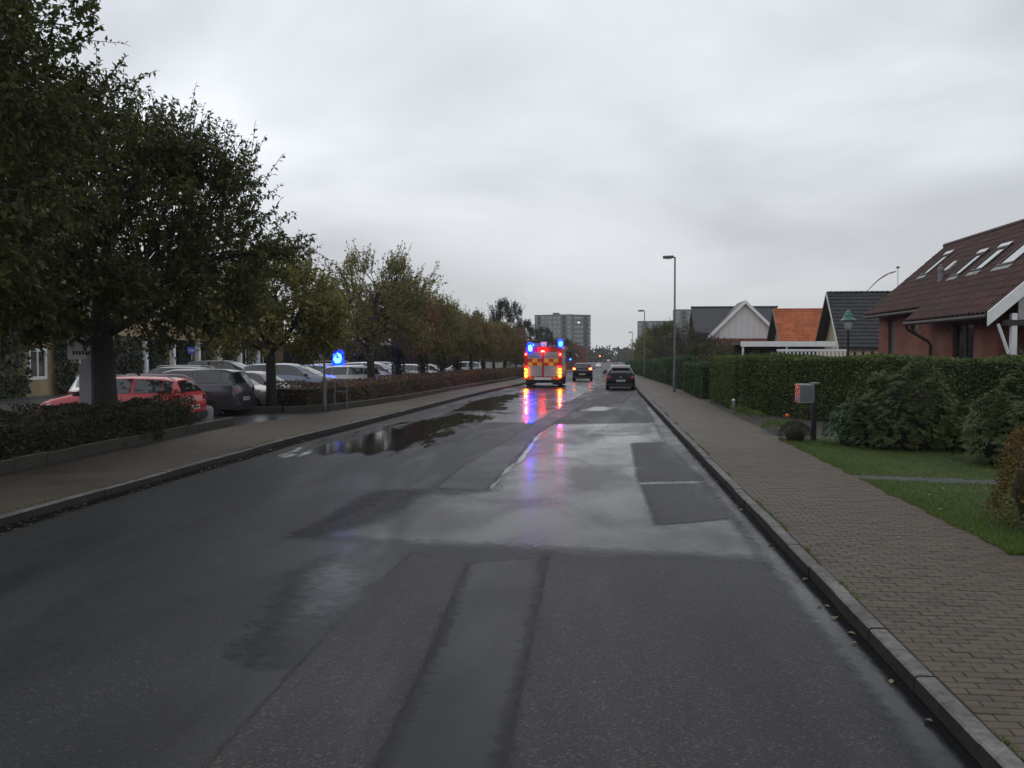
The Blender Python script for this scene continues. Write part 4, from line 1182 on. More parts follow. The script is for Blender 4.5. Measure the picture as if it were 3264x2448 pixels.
cross_house("tiled_house", "house with black tiled roof and cream gable, between the orange roof and the brick house", 18.0, 69.9, 77.7, 7.0, 2.6, 30, M['cream_wall'], M['tile_black'], .30, .38, M['tile_black'], M['pale_board'], M['dark_wood'], .75)
cross_house("tiled_house", "house with bright orange tiled roof", 18.0, 92.3, 100.2, 6.72, 2.9, 27.5, M['cream_wall'], M['tile_orange'], .30, .36, M['tile_orange'], M['stone_grey'], M['dark_wood'], .75, amp=.05)
wh = thing("gabled_house", "house with white boarded front gable and dark ribbed roof, beyond the orange roof", "house", (16, 110, zt(110)))
z0 = zt(110)
def W(x, y, z): return (x - 16, y - 110, z - z0)
mb = MB()     # main roof, ridge across, and its ribs
for (ya, za, yb, zb) in ((112.2, 4.6, 116.0, 7.98), (119.8, 4.6, 116.0, 7.98)):
    V = [W(x, y, z - d) for d in (0, .15) for (y, z) in ((ya, za), (yb, zb)) for x in (11.4, 22.2)]
    mb.add(V, [(0, 1, 3, 2), (4, 6, 7, 5), (0, 4, 5, 1), (2, 3, 7, 6), (0, 2, 6, 4), (1, 5, 7, 3)])
for (xa, xb) in ((12.75, 17.24), (21.7, 17.24)):  # roof of the front gable
    V = [W(x, y, z - d) for d in (0, .15) for y in (109.6, 115.9) for (x, z) in ((xa, 4.05), (xb, 8.5))]
    mb.add(V, [(0, 1, 3, 2), (4, 6, 7, 5), (0, 4, 5, 1), (2, 3, 7, 6), (0, 2, 6, 4), (1, 5, 7, 3)])
rfw = mb.build("roof", M['sheet_dark'], wh)
mb = MB()
for i in range(36):
    x = 11.5 + i * .3
    V = [W(xx, y, z + d) for d in (0, .05) for (y, z) in ((112.2, 4.6), (116.0, 7.98)) for xx in (x, x + .09)]
    mb.add(V, [(0, 1, 3, 2), (4, 6, 7, 5), (0, 4, 5, 1), (2, 3, 7, 6), (0, 2, 6, 4), (1, 5, 7, 3)])
props(mb.build("roof_ribs", M['sheet_dark'], rfw), kind='stuff')
MB().tube([W(11.35, 116, 8.02), W(22.3, 116, 8.02)], .12, 6).build("ridge", M['sheet_dark'], rfw)
for i in range(11):
    xa = 13.3 + i * .72; xb = xa + .70
    za, zb = (8.5 - .98 * abs(q - 17.24) - .25 for q in (xa, xb))
    pts = [(xa - 16, 3.9 - z0), (xb - 16, 3.9 - z0), (xb - 16, max(4, zb) - z0), (xa - 16, max(4, za) - z0)]
    if xa < 17.24 < xb: pts.insert(3, (17.24 - 16, 8.25 - z0))
    MB().prism(pts, 'y', .0, .06).build("gable_panel", M['pale_board'], wh)
MB().b2(W(12.9, 110.0, z0), W(21.5, 110.25, 3.88)).build("wall", M['brick_low'], wh)
MB().b2(W(12.0, 112.6, z0), W(21.9, 119.4, 4.7)).build("wall", M['brick_low'], wh)
for xa in (12.7, 21.78):
    V = [W(x, y, z + d) for d in (-.40, .06) for y in (109.5, 109.58) for (x, z) in ((xa, 4.03), (17.24, 8.5))]
    MB().add(V, [(0, 1, 3, 2), (4, 6, 7, 5), (0, 4, 5, 1), (2, 3, 7, 6), (0, 2, 6, 4), (1, 5, 7, 3)]).build("gable_board", M['white_wood'], wh)

cp = thing("carport", "white flat roofed carport in front of the orange roofed house", "carport", (8.4, 55, 0))
MB().b2((0, 0, 2.58), (5.6, .10, 2.90)).build("fascia", M['white_wood'], cp)
MB().b2((0, .10, 2.70), (5.6, 4.5, 2.86)).build("roof", M['sheet_dark'], cp)
for x_ in (.1, 2.7, 5.4): MB().b2((x_, .12, 0), (x_ + .11, .23, 2.70)).build("post", M['white_wood'], cp)
MB().b2((.3, 4.4, 0), (5.5, 4.5, 2.69)).build("back_wall", M['dark_wood'], cp)
pg = thing("white_fence", "low white picket fence with a top rail just above the hedge, below the carport", "fence", (9.2, 48, 0))
MB().b2((0, 0, 2.28), (3.6, .06, 2.40)).build("rail", M['white_wood'], pg)
MB().b2((0, 0, 1.3), (3.6, .05, 1.4)).build("rail", M['white_wood'], pg)
for i in range(18): MB().b2((i * .2 + .03, -.025, .3), (i * .2 + .12, -.002, 2.26)).build("picket", M['white_wood'], pg)

ln_ = thing("garden_lantern", "green copper lantern on a post in front of the black tiled roof", "lantern", (8.02, 30, 0))
MB().tube([(0, 0, 0), (0, 0, 3.0)], [.05, .04], 8).build("post", M['black_metal'], ln_)
MB().lathe([(.06, 2.98), (.10, 3.02), (.155, 3.2), (.15, 3.25)], n=12).build("globe", M['clear_plastic'], ln_, 40)
MB().lathe([(.25, 3.26), (.255, 3.29), (.17, 3.37), (.15, 3.42), (.155, 3.45), (.09, 3.53), (.085, 3.57), (.03, 3.62), (.0, 3.66)], n=16).build("lamp_shade", M['green_metal'], ln_, 40)
fp = thing("flagpole", "white flagpole with a long red and white pennant, behind the brick house roof", "flagpole", (23.9, 75, zt(75)))
MB().tube([(0, 0, 0), (0, 0, 9.3)], [.07, .04], 8).build("pole", M['white_wood'], fp)
MB().lathe([(.02, 9.3), (.15, 9.34), (.15, 9.42), (.03, 9.5)], n=10).build("finial", M['lamp_head'], fp, 40)
mb = MB(); pts = []
for i in range(13):
    f = i / 12
    pts.append((-.15 - 3.75 * f ** .85, -.05 - .1 * math.sin(f * 5), 9.1 - 1.1 * f - 3.3 * f * f))
for i in range(12):
    wa, wb = .13 * (1 - i / 12) * (.35 if i < 2 else 1) + .02, .13 * (1 - (i + 1) / 12) + .02
    a, b = pts[i], pts[i + 1]
    mb.add([(a[0], a[1], a[2] - wa), (a[0], a[1], a[2] + wa * .2), (b[0], b[1], b[2] + wb * .2), (b[0], b[1], b[2] - wb)], [(0, 1, 2, 3)])
mb.build("pennant", simple("pennant_cloth", (0.40, 0.22, 0.23), .8), fp)

# --- tower blocks ----------------------------------------------------
def tower(name, label, x0, x1, y0, y1, top, floors, mat, cols, bal_cols=(), fh=2.85, skew=0.0, lit=None, parent=None):
    """a slab of flats whose front runs from (x0, y0) to (x1, y1)."""
    zb = -4.0
    root = parent or thing(name, label, "apartment building", (x0, y0, zb))
    ox, oy = root.location.x, root.location.y
    d = Vector((x1 - x0, y1 - y0)); L_ = d.length; d /= L_; nrm_ = Vector((d.y, -d.x))
    if nrm_.y > 0: nrm_ = -nrm_
    a = math.atan2(d.y, d.x)
    dp = 12
    mb = MB()
    q = [Vector((x0, y0)), Vector((x1, y1)), Vector((x1, y1)) - nrm_ * dp, Vector((x0, y0)) - nrm_ * dp]
    mb.prism([(p.x - ox, p.y - oy) for p in q], 'z', 0, top - zb)
    wall = mb.build("wall", mat, root)
    pb = MB(); pb.prism([(p.x - ox, p.y - oy) for p in [q[0] + nrm_ * .2, q[1] + nrm_ * .2, q[2], q[3]]], 'z', top - zb + .01, top - zb + .5); pb.build("parapet", M['concrete_dark'], root)
    wm = bpy.data.meshes.get("far_window") or None
    if wm is None:
        b = MB(); b.b2((-.75, -.05, -.65), (.75, .06, .65)); o_ = b.build("far_window", M['far_white']); wm = o_.data; bpy.data.objects.remove(o_)
        wm.name = "far_window"
        b = MB(); b.b2((-.62, -.07, -.5), (-.06, -.052, .5)); b.b2((.06, -.07, -.5), (.62, -.052, .5)); o_ = b.build("far_pane", M['glass_dark']); o_.data.name = "far_pane"; bpy.data.objects.remove(o_)
    pm = bpy.data.meshes["far_pane"]
    for fl in range(floors):
        z = top - zb - 1.6 - fl * fh
        for ci, c in enumerate(cols):
            p = Vector((x0, y0)) + d * (L_ * c) + nrm_ * .03
            o = bpy.data.objects.new("window", wm); COL.objects.link(o); o.parent = root
            o.location = (p.x - ox, p.y - oy, z); o.rotation_euler = (0, 0, a)
            o2 = bpy.data.objects.new("pane", pm); COL.objects.link(o2); o2.parent = o
            if lit == (fl, ci):
                o2.data = pm.copy(); o2.data.materials[0] = M['lit_window']
        for c in bal_cols:
            p = Vector((x0, y0)) + d * (L_ * c) + nrm_ * .35
            b = MB(); b.box((0, 0, -.65), (2.7, .7, 1.15)); b.box((0, .2, .55), (2.6, .5, 1.1))
            b.build("balcony", M['balcony'], root, loc=(p.x - ox, p.y - oy, z), rot=(0, 0, a))
    return root
tb = tower("tower_block", "tall grey block of flats left of the road gap, behind the fire engine", -43, -19.0, 566, 556, 25.4, 9, M['concrete_pale'], [.06, .2, .42, .55, .66, .93], (.13, .80))
tower("", "", -18.9, -7.2, 556, 562, 25.2, 9, M['concrete_dark'], [.20, .36, .52, .93], (.74,), lit=(1, 1), parent=tb)
MB().b2((43 - 31, -566 + 560, 29.6), (43 - 27, -566 + 566, 31.0)).build("roof_hut", M['concrete_dark'], tb)
tc_ = tower("tower_block", "lower grey block of flats right of the road, partly hidden by the white gabled house", 22.5, 44.5, 562, 562, 21.2, 6, M['concrete_pale'], [.05, .36, .50, .64, .78, .92], (.20,))
tower("", "", 44.6, 62.0, 558, 558, 28.2, 8, M['concrete_pale'], [.12, .56, .9], (.33,), parent=tc_)
# red house with a pale painted mark, right of the fire engine
rh = thing("red_house", "small red brick house with a pale mark on its gable, right of the fire engine", "house", (-6.8, 210, zt(210)))
MB().prism([(-4.2, 0), (-4.2, 5.2), (-.5, 6.6), (3.2, 5.2), (3.2, 0)], 'y', 0, 8).build("wall", simple("far_red_wall", (0.17, 0.06, 0.05), .8), rh)
mk = MB()
for a_, b_2, wd in (((-1.6, 5.3), (-.9, 4.4), .16), ((-.5, 5.2), (-.7, 4.4), .16), ((-1.0, 4.5), (.6, 3.7), .18), ((.6, 3.9), (1.2, 3.1), .16), ((.2, 3.6), (.1, 3.2), .12)):
    dd = Vector((b_2[0] - a_[0], b_2[1] - a_[1])).normalized(); pp = Vector((-dd.y, dd.x)) * wd
    mk.add([(a_[0] + pp.x, -.03, a_[1] + pp.y), (a_[0] - pp.x, -.03, a_[1] - pp.y), (b_2[0] - pp.x * .5, -.03, b_2[1] - pp.y * .5), (b_2[0] + pp.x * .5, -.03, b_2[1] + pp.y * .5)], [(0, 1, 2, 3)])
mk.build("painted_mark", M['pale_board'], rh)

# --- yellow brick building behind the parking lot ---------------------
yb = thing("yellow_building", "long yellow brick building with white posts and ivy behind the parking lot", "building", (-28, 36, 0))
def B(p): return (p[0] + 28, p[1] - 36, p[2])
holes = [(41.6 - .75, 41.6 + .75, .85, 2.45), (45.2 - .6, 45.2 + .6, .85, 2.9)] + [(y - 1.5, y + 1.5, .0, 2.95) for y in (56.8, 60.3, 63.9, 67.6, 71.2)] + \
        [(y - .8, y + .8, 4.15, 5.6) for y in (40, 44.5, 49, 53.5, 58, 62.5, 67)]
wall_x("wall", -28.3, -28.0, 34, 76, 0, 6.4, holes, M['brick_yellow'], yb, B)
MB().b2(B((-37, 34, 0)), B((-28.31, 76, 6.4))).build("body", M['brick_yellow'], yb)
def window_f(root, tr, x, ya, yb_, z0, z1, glass, frame, fw=.10, name="window"):   # faces +X
    f = MB()
    f.b2(tr((x - .1, ya, z0)), tr((x, ya + fw, z1))); f.b2(tr((x - .1, yb_ - fw, z0)), tr((x, yb_, z1)))
    f.b2(tr((x - .1, ya + fw, z0)), tr((x, yb_ - fw, z0 + fw))); f.b2(tr((x - .1, ya + fw, z1 - fw)), tr((x, yb_ - fw, z1)))
    f.b2(tr((x - .09, (ya + yb_) / 2 - .04, z0 + fw)), tr((x - .01, (ya + yb_) / 2 + .04, z1 - fw)))
    o = f.build(name, frame, root)
    MB().b2(tr((x - .07, ya + fw, z0 + fw)), tr((x - .05, yb_ - fw, z1 - fw))).build("pane", glass, o)
for h in holes:
    window_f(yb, B, -28.02, h[0] + .02, h[1] - .02, h[2] + .02, h[3] - .02, M['glass_warm'] if h[2] < 1 and h[0] < 50 else M['glass_dark'], M['white_wood'], .16 if h[0] < 50 else .10)
for y in (51.5, 55.0, 58.6, 62.1, 65.7, 69.3): MB().b2(B((-27.9, y - .14, 0)), B((-27.6, y + .14, 3.02))).build("post", M['white_wood'], yb)
MB().b2(B((-27.95, 51.2, 3.03)), B((-27.5, 73, 3.3))).build("canopy", M['brick_yellow'], yb)
MB().prism([(B((-28.6 + .9, 0, 0))[0], 6.41), (B((-32.6, 0, 0))[0], 9.0), (B((-37.4, 0, 0))[0], 6.41)], 'y', -2.3, 40.3).build("roof", M['tile_brown'], yb)
MB().b2(B((-27.99, 46.2, .9)), B((-27.93, 46.5, 5.5))).build("drainpipe", M['white_wood'], yb)
gi = np.random.default_rng(9)
def ivy(y0, y1, z0, z1, n, x=-27.85):
    P = np.stack([x + gi.uniform(-.05, .12, n), gi.uniform(y0, y1, n), gi.uniform(z0, z1, n)], 1) - np.array([-28, 36, 0])
    D = np.stack([np.full(n, .6), gi.normal(0, .6, n), gi.normal(-.5, .5, n)], 1)
    link("ivy", quads_mesh("ivy", leaves(P, D, np.tile([1.0, 0, .3], (n, 1)) + gi.normal(0, .4, (n, 3)), gi.uniform(.14, .26, n), gi.uniform(.14, .24, n))), M['leaf_dark'], yb)
ivy(34, 40.6, 0, 5.5, 3200); ivy(42.6, 44.4, 0, 5.5, 1200); ivy(46.6, 51.2, 0, 3.2, 1800)
for y in (53.3, 56.8, 60.3, 63.9): ivy(y - 1.25, y + .55, 0, 2.9, 1000, -27.75)
sg = thing("wall_sign", "small blue sign hanging on the ivy of the yellow building", "sign", (-27.45, 57.0, 2.35))
MB().b2((-.02, -.55, -.22), (.02, .55, .22)).build("plate", M['sign_blue'], sg)
mk = MB()
for i in range(9): mk.b2((.021, -.42 + i * .095, -.05), (.023, -.42 + i * .095 + .055, .06))
mk.build("lettering", M['plate'], sg)

# ------------------------------------------------------------------ street furniture
def street_lamp(label, x, y, h, arm=.55):
    t = thing("street_lamp", label, "street lamp", (x, y, zt(y) + PZ), 0, "street lamps along the right pavement")
    MB().tube([(0, 0, 0), (0, 0, 1.2), (.0, 0, 1.22), (-.01, 0, h)], [.085, .08, .06, .045], 10).build("pole", M['galv'], t, 40)
    MB().tube([(-.01, 0, h - .05), (-.25, 0, h - .01)], .035, 8).build("arm", M['galv'], t)
    b = MB()
    b.add([(-.08, -.09, h - .06), (-.08, .09, h - .06), (-.08, .09, h + .07), (-.08, -.09, h + .07), (-arm - .1, -.13, h - .09), (-arm - .1, .13, h - .09), (-arm - .1, .11, h + .05), (-arm - .1, -.11, h + .05)],
          [(0, 1, 2, 3), (7, 6, 5, 4), (0, 4, 5, 1), (1, 5, 6, 2), (2, 6, 7, 3), (3, 7, 4, 0)])
    b.build("lamp_head", M['lamp_head'], t)
    MB().box((-arm * .65, 0, h - .095), (arm * .6, .18, .03)).build("lens", M['clear_plastic'], t)
street_lamp("tall near street lamp with flat head, in front of the green hedges", 3.9, 48.5, 7.25)
street_lamp("second, shorter looking street lamp beyond the black car", 4.25, 90, 6.75)
street_lamp("farthest street lamp, its head just above the distant trees", 5.1, 150, 6.7)

mbx = thing("mailbox", "grey steel mailbox on a dark post at the edge of the lawn", "mailbox", (5.08, 21.9, PZ))
MB().b2((-.055, -.05, 0), (.055, .05, 1.38)).build("post", M['black_metal'], mbx)
o = MB(); o.b2((-.40, -.30, .92), (-.065, .22, 1.34)); box_ = o.build("box", M['steel_box'], mbx)
MB().b2((-.388, -.318, .935), (-.077, -.302, 1.33)).build("front_panel", M['steel_lid'], box_)
MB().b2((-.41, -.33, 1.342), (-.055, .23, 1.36)).build("lid", M['steel_lid'], box_)
MB().b2((-.10, -.30, 1.361), (.06, .02, 1.40)).build("cap", M['steel_lid'], mbx)
MB().b2((-.402, -.05, 1.22), (-.4005, .02, 1.25)).build("keyhole", M['print_dark'], box_)

for x_, y_, h_, lb in ((4.62, 31.8, .42, "short white post at the corner of the clipped garden hedge"), (4.55, 41.5, 1.15, "pale thin post between the clipped hedge and the fresh green hedges")):
    po = thing("marker_post", lb, "post", (x_, y_, PZ))
    MB().b2((-.05, -.05, 0), (.05, .05, h_)).build("shaft", M['stone_grey'], po)
    MB().lathe([(.06, h_), (.06, h_ + .03), (.01, h_ + .06)], n=8).build("cap", M['white_wood'], po)
rs = thing("road_sign", "tall thin pole with a round sign seen from the side, by the reddish hedge", "road sign", (-10.1, 31.5, .12))
MB().tube([(0, 0, 0), (0, 0, 3.35)], .04, 8).build("pole", M['galv'], rs)
MB().tube([(0, 0, 0), (0, 0, 1.2)], .075, 8).build("sleeve", M['galv'], rs)
pts_ = [(math.cos(i * .2618) * .34, 1.95 + math.sin(i * .2618) * .42) for i in range(24)]
MB().prism(pts_, 'x', -.012, .012).build("plate", M['sign_back'], rs, rot=(0, 0, R(-6)), loc=(-.06, -.09, .33))
MB().b2((-.07, -.09, 2.26), (.05, .02, 2.32)).build("clamp", M['galv'], rs)
br = thing("tube_barrier", "low metal tube barrier with a middle bar, right of the round sign", "barrier", (-9.93, 32.2, .12))
for x_ in (0, .46): MB().tube([(x_, 0, 0), (x_, 0, 1.02)], .024, 8).build("post", M['galv'], br)
MB().tube([(0, 0, 1.02), (.46, 0, 1.02)], .024, 8).build("top_rail", M['galv'], br)
MB().tube([(0, 0, .66), (.46, 0, .66)], .018, 8).build("middle_rail", M['galv'], br)
def boulder(name, label, cat, x, y, rx, ry, h, mat, seed, flat_top=False, z=.05):
    r_ = random.Random(seed); mb = MB(); prof = [(.85, 0), (1, .25), (.98, .6), (.8, .88), (.45, 1.0), (.02, 1.02)] if not flat_top else [(.95, 0), (1, .3), (1, .75), (.93, .92), (.6, 1.0), (.02, 1.02)]
    mb.lathe(prof, n=14)
    mb.v = [(p[0] * rx * (1 + r_.uniform(-.05, .05)), p[1] * ry * (1 + r_.uniform(-.05, .05)), p[2] * h) for p in mb.v]
    return props(mb.build(name, mat, None, 60, loc=(x, y, z)), label, cat)
boulder("boulder", "reddish boulder lying by the concrete edging in front of the beige car", "boulder", -11.5, 32.0, .42, .35, .50, M['stone_red'], 2, z=.2)
boulder("bollard_stone", "low grey round stone at the parking lot entrance behind the red car", "stone", -12.55, 26.6, .40, .36, .52, M['stone_grey'], 3, True)
py_ = thing("info_pylon", "grey round-topped board with dark round marks, beside the trunk of the large dark tree", "sign", (-12.75, 21.2, .1), R(24))
mb = MB(); mb.prism([(-.36, 0), (.36, 0), (.36, 1.75)] + [(.36 * math.cos(i * math.pi / 8), 1.75 + .30 * math.sin(i * math.pi / 8)) for i in range(1, 8)] + [(-.36, 1.75)], 'y', -.10, .10)
mb.build("board", M['pylon'], py_)
mk = MB()
for r0, r1 in ((.085, .13), (.0, .035)):
    k = 18
    for i in range(k):
        a, b = i * 2 * math.pi / k, (i + 1) * 2 * math.pi / k
        mk.quad(*[(.18 + r_ * math.cos(t), -.103, 1.05 + r_ * math.sin(t)) for r_, t in ((r0, a), (r1, a), (r1, b), (r0, b))])
mk.build("round_mark", M['print_dark'], py_)
py2 = thing("square_sign", "dark diamond shaped sign on a pale panel above the round-topped board", "sign", (-13.75, 22.4, .1), R(30))
MB().b2((-.42, -.03, 1.95), (.42, .03, 2.9)).build("panel", M['pale_board'], py2)
MB().tube([(0, .06, 0), (0, .06, 2.8)], .03, 8).build("post", M['galv'], py2)
mk = MB()
for ro, ri in ((.30, .13),):
    for i in range(4):
        a, b = R(12) + i * math.pi / 2, R(12) + (i + 1) * math.pi / 2
        mk.quad(*[(r_ * math.cos(t), -.033, 2.55 + r_ * math.sin(t)) for r_, t in ((ri, a), (ro, a), (ro, b), (ri, b))])
mk.build("diamond_mark", M['print_dark'], py2)
mk = MB()
for i in range(8): mk.b2((-.30 + i * .075, -.034, 2.08), (-.30 + i * .075 + .05, -.031, 2.18))
mk.build("lettering", M['print_dark'], py2)

tl = thing("traffic_light", "far red traffic light over the road crest", "traffic light", (-.95, 405, zt(405)))
MB().tube([(0, 0, 0), (0, 0, 3.4)], .09, 8).build("pole", M['black_metal'], tl)
MB().b2((-.32, -.25, 1.6), (.32, -.02, 3.3)).build("housing", M['black_metal'], tl)
for z_, m_ in ((2.85, 'signal_red'), (2.4, 'plastic'), (1.95, 'plastic')):
    MB().lathe([(.02, 0), (.30, .02), (.30, .12)], n=14).build("lens", M[m_], tl, loc=(0, -.26, z_), rot=(R(90), 0, 0))

# ------------------------------------------------------------------ cars
def interp_rows(rows, t):
    ts = [r_[0] for r_ in rows]
    return [float(np.interp(t, ts, [r_[i] for r_ in rows])) for i in range(1, 6)]
#        t     bottom belt  top   half-w  top half-w   (metres, car 1.48 high, 1.78 wide; t from nose to tail)
PROF = {
 'hatch': [(0, .30, .52, .60, .62, .46), (.02, .22, .62, .70, .74, .58), (.08, .20, .72, .80, .85, .70), (.20, .20, .82, .91, .89, .74), (.26, .20, .86, .97, .89, .74), (.44, .20, .90, 1.40, .89, .60), (.52, .20, .92, 1.47, .89, .595), (.66, .20, .94, 1.47, .89, .59), (.82, .20, .97, 1.43, .88, .57), (.905, .22, .98, 1.36, .865, .54), (.972, .24, .97, 1.01, .84, .70), (.99, .28, .84, .90, .81, .70), (1.0, .34, .60, .66, .76, .66)],
 'estate': [(0, .30, .52, .60, .62, .46), (.02, .22, .62, .70, .74, .58), (.08, .20, .72, .80, .85, .70), (.19, .20, .82, .91, .89, .74), (.245, .20, .86, .97, .89, .74), (.40, .20, .90, 1.40, .89, .60), (.48, .20, .92, 1.47, .89, .595), (.66, .20, .94, 1.48, .89, .59), (.86, .20, .96, 1.44, .88, .575), (.935, .22, .97, 1.38, .865, .55), (.982, .24, .95, 1.00, .84, .70), (.992, .28, .84, .90, .81, .70), (1.0, .34, .60, .66, .76, .66)],
 'mpv': [(0, .32, .58, .66, .64, .48), (.02, .24, .70, .78, .76, .60), (.07, .22, .80, .88, .86, .70), (.15, .20, .88, .97, .89, .74), (.20, .20, .90, 1.02, .89, .74), (.42, .20, .95, 1.40, .89, .62), (.50, .20, .97, 1.47, .89, .61), (.66, .20, .98, 1.48, .89, .61), (.88, .20, 1.0, 1.45, .88, .595), (.95, .22, 1.0, 1.39, .87, .57), (.984, .24, .97, 1.02, .85, .72), (.993, .28, .86, .92, .82, .72), (1.0, .34, .62, .68, .77, .66)],
 'sedan': [(0, .30, .52, .60, .62, .46), (.02, .22, .62, .70, .74, .58), (.08, .20, .72, .80, .85, .70), (.20, .20, .82, .91, .89, .74), (.27, .20, .86, .97, .89, .74), (.43, .20, .90, 1.40, .89, .60), (.50, .20, .92, 1.46, .89, .59), (.62, .20, .94, 1.47, .89, .58), (.72, .20, .96, 1.42, .88, .57), (.845, .22, .97, 1.06, .87, .68), (.96, .24, .94, 1.03, .85, .70), (.985, .28, .84, .94, .82, .70), (1.0, .34, .60, .68, .77, .66)],
}
# rows of the profile at which windscreen, side windows and rear window begin and end
SPAN = {'hatch': (4, 5, 9, 10), 'estate': (4, 5, 9, 10), 'mpv': (4, 5, 9, 10), 'sedan': (4, 5, 8, 9)}

def section(r_, kz, kw):
    zb, zm, zt_, w_, wt = r_[0] * kz, r_[1] * kz, r_[2] * kz, r_[3] * kw, r_[4] * kw
    g_ = max(.02, (zt_ - zm))
    return [(0, zb), (w_ * .82, zb), (w_ * .955, zb + .07), (w_, zb + .58 * (zm - zb)), (w_ * .985, zm - .02), (w_ * .945, zm + min(.03, g_ * .3)),
            (wt + (w_ * .945 - wt) * .10, zt_ - min(.05, g_ * .22)), (wt * .86, zt_ - min(.012, g_ * .05)), (wt * .45, zt_), (0, zt_ + .006)]

WHEEL = {}
def wheel_parts(root, x, y, r_=.315, wd=.20):
    if 'tyre' not in WHEEL:
        t = MB(); t.lathe([(.20, -.09), (.29, -.10), (.315, -.075), (.315, .075), (.29, .10), (.20, .09)], n=22); o = t.build("tyre", M['tyre'], None, 40); WHEEL['tyre'] = o.data; bpy.data.objects.remove(o)
        t = MB(); t.lathe([(.03, .085), (.05, .095), (.19, .07), (.205, .088), (.205, -.08)], n=20)
        o = t.build("rim", M['rim'], None, 35); WHEEL['rim'] = o.data; bpy.data.objects.remove(o)
    s = 1 if x > 0 else -1
    wl_ = link("wheel", WHEEL['tyre'], None, root, (x, y, r_), (0, R(90) * s, 0))
    wl_.scale = (r_ / .315,) * 3
    link("rim", WHEEL['rim'], None, wl_)

